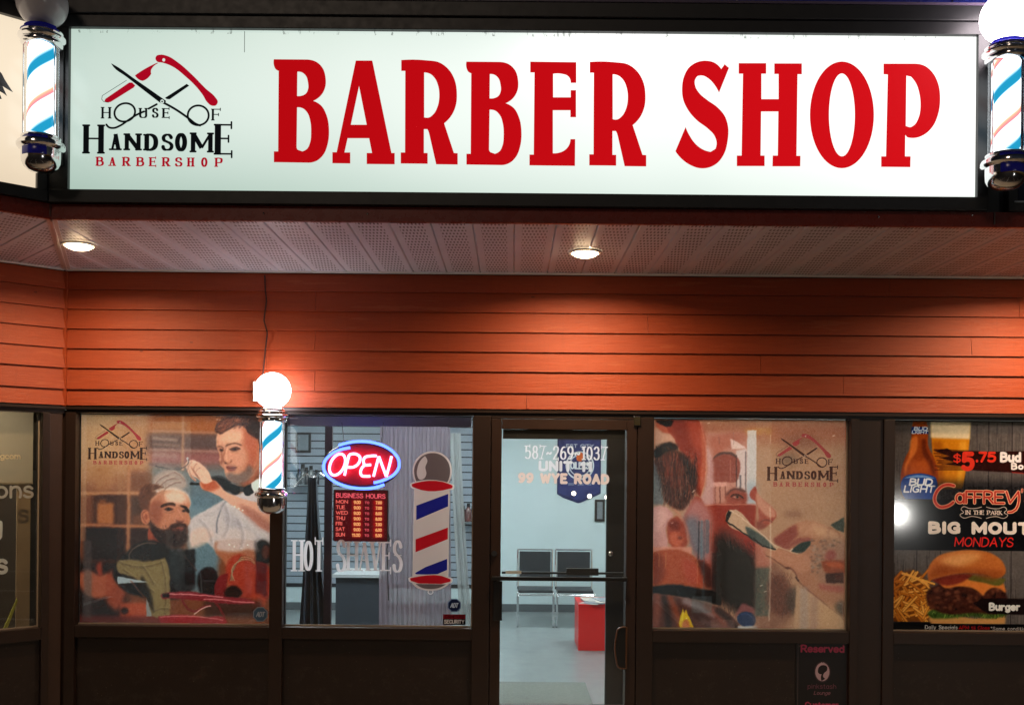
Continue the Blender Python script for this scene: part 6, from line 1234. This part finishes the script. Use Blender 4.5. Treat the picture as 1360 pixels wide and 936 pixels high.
    for _ in range(150):
        x, y = RNG.uniform(560, 800), RNG.uniform(160, 450)
        if abs((x-600)-(y-300)*-.3) < 75 or y < 220: A.ell(x, y, RNG.uniform(7, 18), RNG.uniform(5, 12), [(176, 160, 150), (104, 84, 76), (136, 116, 106)][RNG.randint(3)], .4, 4)
    A.poly([(690, 270), (740, 250), (770, 290), (750, 330), (680, 330)], (168, 84, 80), .8, 10); A.poly([(650, 345), (730, 330), (840, 340), (840, 440), (690, 440), (655, 390)], (160, 76, 42), .9, 7); A.poly([(670, 360), (760, 345), (840, 370), (830, 400), (740, 390)], (208, 106, 54), .8, 8); A.poly([(680, 445), (830, 435), (832, 520), (690, 524)], (70, 28, 22), .9, 5); A.rect(760, 450, 820, 500, (120, 50, 34), .7, 6); A.poly([(620, 530), (700, 540), (830, 550), (830, 600), (720, 590), (640, 570)], (184, 100, 96), .7, 12); A.poly([(760, 700), (830, 660), (840, 800), (800, 780)], (66, 74, 76), .6, 14)
    # razor
    A.tr(850, 540, 3.0207)
    A.poly([(352, 424), (366, 414), (470, 490), (562, 566), (552, 576), (500, 560), (428, 514), (352, 462)], (200, 170, 146), 1, 1); A.poly([(428, 480), (466, 498), (530, 548), (548, 572), (500, 560), (440, 520)], (88, 100, 98), .95, 2); A.line([(362, 418), (350, 460), (428, 512), (500, 558), (550, 573)], 4.5, (28, 24, 26), .95, .7, sm=False); A.line([(366, 414), (470, 490), (556, 562)], 2, (236, 220, 200), .85, .4); A.poly([(352, 430), (362, 418), (372, 424), (356, 462)], (40, 34, 36), .9, 1)
    A.line([(545, 556), (600, 576), (640, 590)], 5, (206, 184, 160), .7, 1)
    A.poly([(772, 470), (826, 440), (826, 500), (800, 492)], (70, 86, 82), .95, 1.5)
    # overlapping film and reflections
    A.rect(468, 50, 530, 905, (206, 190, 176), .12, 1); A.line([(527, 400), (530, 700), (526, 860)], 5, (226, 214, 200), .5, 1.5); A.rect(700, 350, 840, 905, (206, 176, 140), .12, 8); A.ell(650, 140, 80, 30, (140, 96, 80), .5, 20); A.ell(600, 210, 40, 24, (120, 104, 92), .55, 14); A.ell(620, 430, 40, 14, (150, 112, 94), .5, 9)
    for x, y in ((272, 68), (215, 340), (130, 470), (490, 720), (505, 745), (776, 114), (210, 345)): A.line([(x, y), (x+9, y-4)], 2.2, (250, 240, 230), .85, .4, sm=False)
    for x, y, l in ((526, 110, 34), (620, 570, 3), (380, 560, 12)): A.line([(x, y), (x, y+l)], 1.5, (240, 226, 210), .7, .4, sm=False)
    A.ripple(.9, 4).soften(.28).tone((1.3, 1.2, 1.13), 1.68).grain(.008, .014, 2.5)
    draw_logo(A, 1020-398/7.55, 575-262/7.55-.5, 7.55, red=(170, 52, 52), blk=(60, 30, 25), a=.9, bgd=(196, 150, 124))
    return A
# menu poster; coordinates of a 3.02x enlargement with origin 1110,540
def poster_menu():
    A = Art(1184.5, 558.5, 1440, 842, 4, bg=(84, 74, 70), a=1).tr(1110, 540, 3.02)
    def wood(y0, y1):
        A.rect(200, y0, 1100, y1, (96, 86, 82), 1)
        for _ in range(500):
            x, y = RNG.uniform(215, 1000), RNG.uniform(y0, y1); A.line([(x, y), (x+RNG.uniform(-3, 3), min(y1, y+RNG.uniform(20, 110)))], RNG.uniform(1, 4), [(60, 52, 50), (130, 118, 112), (84, 72, 68), (40, 34, 34)][RNG.randint(4)], .4, .6, sm=False)
        for x in range(235, 1000, 95): A.rect(x, y0, x+3, y1, (28, 22, 22), .8, .8)
    wood(60, 372); wood(578, 872)
    # glass of beer
    A.poly([(384, 66), (542, 66), (534, 200), (512, 330), (410, 334), (392, 200)], (206, 128, 30), 1, 1.5, ang=20); A.poly([(382, 62), (544, 62), (540, 130), (384, 126)], (232, 206, 170), 1, 3, ang=20); A.poly([(392, 140), (430, 140), (440, 330), (412, 332)], (150, 76, 16), .6, 6); A.poly([(500, 140), (530, 140), (510, 320), (490, 320)], (240, 180, 76), .6, 5)
    # bottle
    A.poly([(312, 60), (366, 60), (372, 100), (374, 160), (400, 210), (412, 250), (410, 350), (396, 372), (284, 372), (268, 350), (268, 250), (280, 210), (304, 160), (306, 100)], (150, 66, 22), 1, 1.2, ang=30)
    A.poly([(318, 120), (330, 120), (326, 180), (296, 230), (284, 280), (278, 250), (296, 200)], (226, 130, 60), .8, 3); A.poly([(350, 130), (362, 130), (372, 180), (396, 230), (400, 290), (380, 240), (352, 190)], (86, 30, 12), .8, 4); A.poly([(300, 220), (370, 215), (380, 270), (296, 275)], (190, 92, 34), .8, 8)
    A.poly([(306, 82), (368, 82), (374, 110), (304, 108)], (34, 58, 120), 1, .8, ang=30); A.text('BUD', 316, 368, 96, 13, 3.4, col=(235, 236, 240), slant=.2); A.text('LIGHT', 308, 370, 109, 11, 2.8, col=(235, 236, 240), slant=.2)
    A.poly([(274, 288), (330, 270), (404, 284), (408, 352), (392, 374), (286, 374), (270, 352)], (30, 66, 136), 1, 1); A.poly([(276, 290), (340, 276), (402, 290), (340, 286)], (150, 180, 220), .8, 1)
    A.text('BUD', 300, 388, 316, 24, 7, col=(240, 240, 244), slant=.2); A.text('LIGHT', 278, 396, 344, 24, 6, col=(240, 240, 244), slant=.2)
    # brushed banner
    A.poly([(392, 176), (450, 168), (470, 178), (600, 180), (1000, 170), (1000, 276), (700, 262), (560, 256), (520, 240), (440, 232), (480, 222), (420, 206), (460, 200)], (44, 14, 12), .97, 1, False)
    for k in range(16): A.line([(400+RNG.uniform(-5, 40), 172+k*5.5), (560+RNG.uniform(0, 90), 178+k*5)], 3, (50, 16, 14), .8, .6, sm=False)
    RD = (214, 62, 44); CR = (232, 206, 190)
    A.text('$', 478, 503, 222, 30, 6, col=RD); A.text('5', 516, 552, 249, 60, 19, col=RD); A.text('.75', 568, 643, 218, 34, 10, col=RD)
    A.text('Bud Light', 668, 880, 217, 32, 10.5, col=(240, 226, 220), gap=.28); A.text('Bottles', 711, 850, 248, 22, 7, col=(240, 226, 220), gap=.3); A.line([(712, 262), (760, 266)], 4, (170, 40, 34), .8, 1)
    A.rect(200, 372, 1100, 578, (16, 15, 18), 1); A.rect(405, 300, 1100, 400, (16, 15, 18), .75, 14)
    # pub name in uncial-like capitals
    for c, W in (((225, 170, 140), 13), ((176, 52, 40), 7)):
        A.line([(478, 318), (440, 316), (408, 345), (402, 380), (420, 402), (452, 400), (476, 384)], W+3, c, 1, .5)
        A.text('a', 488, 520, 386, 56, W, col=c); A.text('F', 528, 556, 386, 46, W, col=c); A.text('F', 562, 592, 386, 46, W, col=c); A.text('R', 600, 636, 386, 46, W, col=c); A.text('E', 644, 680, 386, 46, W, col=c)
        A.line([(690, 340), (705, 385), (738, 340)], W, c); A.line([(738, 340), (715, 420), (700, 422)], W, c); A.text("'", 748, 756, 380, 50, W*.7, col=c); A.text('S', 768, 802, 386, 46, W, col=c)
    A.text('IN THE PARK', 527, 672, 432, 15, 3.4, 2, 2, col=CR, gap=.25)
    for s_ in (-1, 1):
        A.line([(600+s_*10, 402), (600+s_*60, 408), (600+s_*84, 402), (600+s_*92, 412), (600+s_*82, 424), (600+s_*96, 434), (600+s_*84, 446), (600+s_*50, 440), (600+s_*10, 448)], 2.6, CR, .9)
    A.text('BIG MOUTH', 384, 838, 505, 36, 16, 14, col=(236, 216, 204), gap=.34); A.text('MONDAYS', 484, 716, 560, 34, 5.5, col=(196, 44, 38), gap=.2, slant=.12)
    # burger
    A.poly([(215, 760), (240, 690), (330, 664), (385, 720), (400, 868), (215, 872)], (120, 66, 24), 1, 6)
    for _ in range(90):
        x, y = RNG.uniform(215, 370), RNG.uniform(690, 860); an = RNG.uniform(-1.2, 1.4); L_ = RNG.uniform(40, 90); c = [(224, 150, 62), (240, 176, 88), (196, 116, 40)][RNG.randint(3)]
        A.line([(x, y), (x+L_*math.cos(an), y+L_*math.sin(an))], 11, (126, 66, 20), .7, 1, sm=False); A.line([(x, y-1), (x+L_*math.cos(an), y-1+L_*math.sin(an))], 8, c, .95, .6, sm=False)
    A.line([(275, 672), (330, 690), (372, 712)], 10, (236, 170, 84), 1, .8); A.rect(196, 866, 420, 900, (16, 12, 14), 1, 1)
    A.poly([(384, 850), (400, 832), (560, 850), (690, 836), (690, 872), (560, 876), (390, 872)], (206, 150, 92), 1, 3)
    A.poly([(376, 830), (420, 800), (540, 812), (680, 800), (702, 830), (640, 850), (560, 842), (430, 852), (390, 848)], (62, 84, 34), 1, 3)
    for _ in range(80): x = RNG.uniform(380, 700); A.line([(x, RNG.uniform(806, 836)), (x+RNG.uniform(-14, 14), RNG.uniform(820, 852))], 4, [(96, 124, 48), (40, 60, 24), (130, 150, 70)][RNG.randint(3)], .7, 1, sm=False)
    A.poly([(376, 740), (420, 716), (560, 720), (680, 730), (698, 770), (690, 810), (560, 828), (410, 820), (376, 790)], (64, 30, 22), 1, 3)
    for _ in range(160): A.ell(RNG.uniform(385, 690), RNG.uniform(728, 812), RNG.uniform(4, 14), RNG.uniform(3, 9), [(100, 52, 36), (40, 18, 14), (140, 84, 60), (74, 36, 26)][RNG.randint(4)], .55, 2)
    A.poly([(420, 700), (560, 690), (680, 706), (690, 748), (640, 726), (600, 760), (560, 730), (500, 722), (440, 726)], (216, 128, 62), 1, 2.5); A.poly([(540, 674), (690, 690), (676, 712), (600, 706), (540, 696)], (96, 90, 40), 1, 2); A.poly([(390, 696), (460, 676), (560, 672), (540, 690), (430, 716)], (120, 40, 30), .9, 3)
    A.poly([(380, 700), (378, 650), (410, 606), (480, 582), (570, 576), (640, 592), (680, 626), (688, 668), (670, 684), (600, 672), (520, 668), (440, 682)], (190, 108, 52), 1, 2); A.poly([(420, 616), (500, 590), (600, 592), (560, 620), (460, 640)], (232, 168, 110), .85, 10); A.poly([(382, 690), (400, 650), (520, 650), (680, 660), (670, 682), (520, 668)], (140, 68, 30), .7, 8)
    A.poly([(560, 790), (600, 770), (1000, 768), (1000, 842), (620, 830), (590, 812)], (26, 14, 14), .96, 1.5, False); A.text('Burger & Fries', 627, 900, 815, 25, 8.5, col=(236, 228, 220), gap=.28)
    A.rect(200, 872, 1100, 915, (14, 12, 14), 1); A.text('Daily Specials', 368, 497, 894, 14, 2.6, col=(200, 190, 184), gap=.25); A.text('4PM til Close'.replace('4', 'A'), 504, 626, 894, 13, 2.8, col=(150, 26, 26), gap=.25); A.text('*Some conditions apply', 632, 850, 896, 12, 2.2, col=(190, 180, 176), gap=.25)
    A.grain(.014, .01, 3); return A
a1 = poster_haircut()
PO1 = thing('window_graphic', 'see-through printed picture of a barber cutting a bearded man\'s hair, first window', 'window graphic', (X(232), YG+.006, ZWB))
print_plane('print', a1, print_mat('haircut print', a1, 'film', transl=.72, gain=.92, sat=1.0), YG+.008, PO1)
a3 = poster_shave()
PO3 = thing('window_graphic', 'see-through printed close-up of a razor shave, in the window right of the door', 'window graphic', (X(996), YG+.006, ZWB))
print_plane('print', a3, print_mat('shave print', a3, 'film', transl=.72, gain=.92, sat=1.0), YG+.008, PO3)
a4 = poster_menu()
PO4 = thing('menu_poster', 'pub menu poster with a beer bottle, glass and burger at the right edge', 'poster', (X(1300), YG+.006, ZWB))
print_plane('print', a4, print_mat('menu print', a4, 'glossfilm', rough=.08, transl=.7, gain=1.08, sat=1.1), YG-.006, PO4)

# -- vinyl on the neon window; coordinates of a 3.12x enlargement with origin 360,540
v2 = Art(384, 712, 545, 770, 7, bg=(255, 255, 255), a=0)
for w_, x0, x1 in (('HOT', 388, 432), ('SHAVES', 446, 540)):
    x = x0; n = len(w_); gw = [(.9 if c in 'OSE' else 1.)*(x1-x0)/n for c in w_]
    for i, c in enumerate(w_):
        big = i == 0 or i == n-1
        v2.glyph(c, x+1.6, 757+(1.5 if big else 0), gw[i]-4.6, 37 if not big else 40, 4.4, 1.6, 2.2, (255, 246, 250), 1., alpha=1.); x += gw[i]
        v2.line([(x-gw[i]+2, 737), (x-3, 737)], 1.2, (255, 246, 250), .9, alpha=1.) if c in 'HSA' else None
o = print_plane('window_lettering', v2, print_mat('white cut vinyl', v2, 'film', transl=.6), YG-.0035)
tag(o, 'white HOT SHAVES lettering across the lower part of the neon window', 'lettering')
v3 = Art(540, 595, 606, 795, 7, bg=(255, 255, 255), a=0).tr(360, 540, 3.12)
def decal():
    A = v3; K = dict(alpha=1.); Wc = (226, 214, 214); G = (112, 98, 100); Rr = (196, 30, 42); B = (38, 40, 138)
    A.poly([(598, 320), (586, 290), (584, 255), (600, 215), (632, 190), (670, 184), (710, 196), (738, 226), (746, 262), (742, 296), (730, 320)], Wc, 1, **K)
    A.poly([(604, 318), (592, 288), (590, 256), (606, 220), (636, 197), (668, 191), (706, 202), (731, 230), (739, 262), (735, 294), (724, 318)], G, 1, **K)
    A.poly([(634, 204), (616, 222), (604, 250), (604, 290), (610, 300), (630, 298), (640, 280), (636, 250), (644, 222)], Wc, .95, sm=True)
    A.poly([(590, 340), (738, 344), (736, 712), (586, 708)], Wc, 1, sm=False, **K)
    A.poly([(574, 318), (590, 312), (740, 316), (756, 322), (754, 340), (738, 346), (590, 342), (576, 334)], Wc, 1, **K); A.poly([(580, 321), (592, 317), (738, 320), (750, 326), (748, 335), (736, 339), (592, 336), (582, 331)], Rr, 1)
    A.poly([(570, 710), (586, 704), (738, 706), (752, 712), (750, 728), (736, 734), (586, 732), (572, 724)], Wc, 1, **K); A.poly([(577, 712), (590, 709), (736, 711), (745, 716), (743, 724), (732, 728), (590, 726), (579, 721)], Rr, 1)
    A.poly([(600, 410), (732, 360), (732, 412), (600, 470)], B, 1, sm=False); A.poly([(598, 550), (732, 500), (732, 548), (598, 604)], Rr, 1, sm=False); A.poly([(597, 690), (640, 665), (730, 630), (730, 676), (690, 694), (640, 696), (600, 695)], B, 1, sm=False)
    A.poly([(586, 733), (600, 748), (630, 760), (662, 763), (700, 758), (738, 735)], Wc, 1, **K); A.poly([(600, 735), (622, 750), (662, 756), (700, 750), (726, 736)], G, 1)
    e = ell(662, 768, 10, 9, 20); A.strokes([(p, q, 4) for p, q in zip(e, e[1:]+[e[0]])], Wc, 1, **K)
decal()
tag(print_plane('pole_sticker', v3, print_mat('barber pole sticker print', v3, 'film', transl=.45), YG-.0036), 'flat barber pole sticker in red, white and blue on the neon window', 'sticker')
def octo(px, py, r, label, faint=False):
    A = Art(px-r-1, py-r-1, px+r+1, py+r+1, 10, a=0); P8 = lambda q: [(px+q*math.cos(PI/8+k*PI/4), py+q*math.sin(PI/8+k*PI/4)) for k in range(8)]
    e, c = ((150, 160, 176), (84, 112, 142)) if faint else ((96, 110, 140), (26, 34, 66))
    A.poly(P8(r), e, 1, sm=False, alpha=1.); A.poly(P8(r*.88), c, 1, sm=False, alpha=1.); A.text('ADT', px-r*.5, px+r*.45, py+r*.28, r*.55, r*.13, col=(176, 190, 210), slant=.2)
    tag(print_plane('security_sticker', A, print_mat('security sticker print', A, 'film', transl=.25), YG-.0037), label, 'sticker')
octo(603, 804, 9.5, 'small navy octagonal security sticker low on the neon window'); octo(344.5, 816, 10.5, 'pale blue octagonal security sticker in the corner of the haircut picture', True)
A = Art(588, 816, 618, 830, 10, bg=(20, 14, 18), a=1); A.rect(588, 816, 618, 822, (120, 26, 36), 1); A.text('CAMERAS', 591, 615, 821, 3.6, .8, col=(60, 16, 20)); A.text('SECURITY', 590, 616, 828, 4.4, 1., col=(214, 206, 206), gap=.25)
tag(print_plane('security_sticker', A, print_mat('security strip print', A, 'film', transl=.2), YG-.0038), 'black and red SECURITY strip sticker below the navy octagon', 'sticker')

# ================================================================== NEON SIGN AND HOURS BOARD
YN = D+.10
NS = thing('open_sign', 'oval neon OPEN sign with white-pink letters and a blue border', 'neon sign', tuple(at(477, 617, YN)))
def npt(x, y, dy=0.): return at(x/5.846+410, y/5.846+570, D)+Vector((0, YN-D+dy, 0))
def tube_px(name, pts, r, mat, closed=False, dy=0., sm=True):
    P = smooth_pts(pts, closed, 120, sub=6) if sm else pts
    return part(name, MB().tube([npt(x, y, dy) for x, y in P], r, 10, closed), mat, NS, smooth=True)
bk = [npt(x, y) for x, y in ell(392, 275, 292, 172, 48)]
part('backing', MB().prism([(v.x, v.z) for v in bk], YN+.035, YN+.05), plain('magenta acrylic back', (.30, .004, .02, 1), .4, 0, .1), NS)
part('rim', MB().tube([v+Vector((0, .03, 0)) for v in bk], .012, 8, True), plain('blue-black rim', srgb(26, 24, 60), .3), NS)
BLUEN = emit('blue neon', (.075, .15, 1.), 6); WHN = emit('rose white neon', (1., .16, .30), 12)
tube_px('border_tube', [(215, 122), (290, 100), (400, 90), (500, 102), (590, 135), (650, 180), (685, 235), (688, 290), (655, 345), (590, 385), (490, 415)], .0105, BLUEN)
tube_px('border_tube', [(303, 140), (220, 158), (150, 195), (104, 250), (98, 310), (125, 360), (190, 410), (280, 445), (380, 460), (480, 456), (572, 430)], .0105, BLUEN)
def slant_ell(cx, cy, rx, ry, k): return [(cx+rx*math.cos(a)-k*ry*math.sin(a), cy+ry*math.sin(a)) for a in [2*PI*i/28 for i in range(28)]]
TL = .0095
tube_px('letter_tube', slant_ell(204, 272, 58, 84, .28), TL, WHN, True, sm=False)
tube_px('letter_tube', [(260, 358), (276, 280), (296, 196)], TL, WHN); tube_px('letter_tube', [(296, 196), (350, 190), (380, 212), (376, 252), (345, 285), (285, 292)], TL, WHN, dy=.003)
tube_px('letter_tube', [(512, 204), (455, 206), (420, 216), (408, 245), (414, 275), (396, 300), (386, 335), (395, 358), (425, 364), (462, 362)], TL, WHN); tube_px('letter_tube', [(416, 278), (440, 276), (468, 274)], TL, WHN, dy=.003)
tube_px('letter_tube', [(488, 366), (508, 290), (530, 208)], TL, WHN); tube_px('letter_tube', [(530, 208), (560, 290), (588, 366)], TL, WHN, dy=.003); tube_px('letter_tube', [(588, 366), (610, 290), (630, 206)], TL, WHN, dy=.0)
tag(obj('hanging_chain', MB().tube([npt(250, 110, .04), npt(232, -60, .04)], .003, 6).tube([npt(545, 120, .04), npt(560, -60, .04)], .003, 6), CHROME), 'thin chains holding the oval neon sign behind the glass', 'chain')
hb = Art(441, 651, 512, 720, 9, bg=(20, 2, 4), a=1).tr(410, 570, 5.846)
hb.rect(170, 470, 600, 880, (50, 4, 10), 1); hb.rect(180, 490, 590, 860, (92, 6, 16), .6, 20)
for i in range(7):
    for x in (360, 525): hb.rect(x-40, 552+43*i, x+40, 588+43*i, (190, 14, 20), .8, 9)
OR_ = (255, 176, 110); PK = (255, 120, 120)
hb.text('BUSINESS HOURS', 194, 578, 531, 32, 6, col=(255, 96, 110), gap=.22, dy=6)
rowsH = [('MON', '9:00', '7:00'), ('TUE', '9:00', '7:00'), ('WED', '9:00', '8:00'), ('THU', '9:00', '8:00'), ('FRI', '9:00', '7:00'), ('SAT', '9:00', '6:00'), ('SUN', '11:00', '5:00')]
for i, (d_, a_, b_) in enumerate(rowsH):
    y = 578+43*i; hb.text(d_, 194, 284 if d_ in ('MON', 'WED') else (262 if d_ != 'FRI' else 240), y, 25, 4.8, col=(255, 110, 100), gap=.2)
    hb.text(a_.replace(':', '.'), 334 if i < 6 else 322, 384, y+2, 22, 5.5, col=OR_, gap=.16); hb.text('TO', 420, 452, y+2, 17, 3.4, col=(255, 96, 110), gap=.2); hb.text(b_.replace(':', '.'), 506, 552, y+3, 21, 5.5, col=OR_, gap=.16)
HB = thing('hours_board', 'red glowing BUSINESS HOURS board hanging below the neon OPEN sign', 'sign', tuple(at(476, 686, YN)))
a, b = at(440, 651, D), at(512, 719, D)
part('case', MB().box(a.x-.004, b.x+.004, YN+.004, YN+.04, b.z-.004, a.z+.004, .003), BLACKM, HB)
print_plane('lit_face', hb, print_mat('lit hours face', hb, 'emit', 1.25), YN, HB)
tag(obj('sign_cable', MB().tube([at(512, 708, D)+Vector((0, .12, 0)), at(514, 716, D)+Vector((0, .13, 0)), at(511, 730, D)+Vector((0, .13, 0)), at(513, 800, D)+Vector((0, .13, 0))], .004, 6), RUBBER), 'thin black cable dropping from the hours board', 'cable')

bl = thing('glare_lamp', 'unseen low lamp added in the car park to make the glare on the menu poster', 'added light', (10.45, -12.9, -.15))  # lamp added out of view to throw the glare onto the menu poster
obj('post', MB().lathe([(0, 0), (.11, 0), (.11, .75), (.0, .76)], 20), BRONZE, bl, smooth=True); obj('lamp_head', MB().lathe([(.10, .765), (.13, .78), (.13, 1.02), (.1, 1.03)], 24), emit('glare emitter', (1., .98, .92), 420), bl, smooth=True)
obj('cap', MB().lathe([(0, 1.09), (.15, 1.05), (.15, 1.032), (0, 1.031)], 24), BRONZE, bl, smooth=True)
# ================================================================== RESERVED SIGN ON THE LOWER PANEL
rs = Art(1058, 853, 1124, 985, 9, bg=(14, 8, 12), a=1)
rs.rect(1058, 853, 1124, 985, (70, 58, 62), 1); rs.rect(1059, 854, 1123, 984, (14, 8, 12), 1)
rs.text('Reserved', 1063, 1119, 864.5, 8.5, 2.3, col=(206, 60, 104), gap=.22)
rs.ell(1091, 891, 11, 14, (60, 40, 48), 1); rs.ell(1091, 891, 9.4, 12.2, (190, 160, 176), 1); rs.poly([(1085, 889), (1087, 884), (1092, 882), (1097, 884), (1097, 889), (1093, 893), (1092, 897), (1095, 900), (1090, 903), (1089, 898), (1090, 894), (1086, 893)], (24, 10, 16), 1); rs.poly([(1088, 880), (1090, 878), (1091, 880), (1093, 878), (1094, 881)], (190, 160, 176), 1, sm=False)
rs.text('pinkstash', 1072, 1109, 913, 6, .8, col=(110, 60, 80), gap=.2); rs.text('Lounge', 1080, 1101, 921, 4.5, .8, col=(130, 84, 100), gap=.2, slant=.3); rs.text('Customer', 1069, 1112, 937.5, 6, 1.7, col=(190, 60, 100), gap=.22); rs.text('Parking', 1072, 1109, 952, 6, 1.7, col=(190, 60, 100), gap=.22)
RS = thing('parking_sign', 'black Reserved sign with pink lettering and an oval cameo on the lower panel', 'sign', (X(1091), D-.03, .2))
zz0, zz1 = at(1091, 985, D).z, at(1091, 853, D).z
part('plate', MB().box(X(1058), X(1124), D-.016, D-.0105, max(.02, zz0)-.002, zz1), BLACKM, RS)
print_plane('print', rs, print_mat('reserved print', rs, 'paper', rough=.35), D-.0175, RS)
for xq in (1062, 1121): p = at(xq, 857, D-.02); part('screw', MB().sphere((p.x, D-.019, p.z), .005, 10, 6), CHROME, RS)
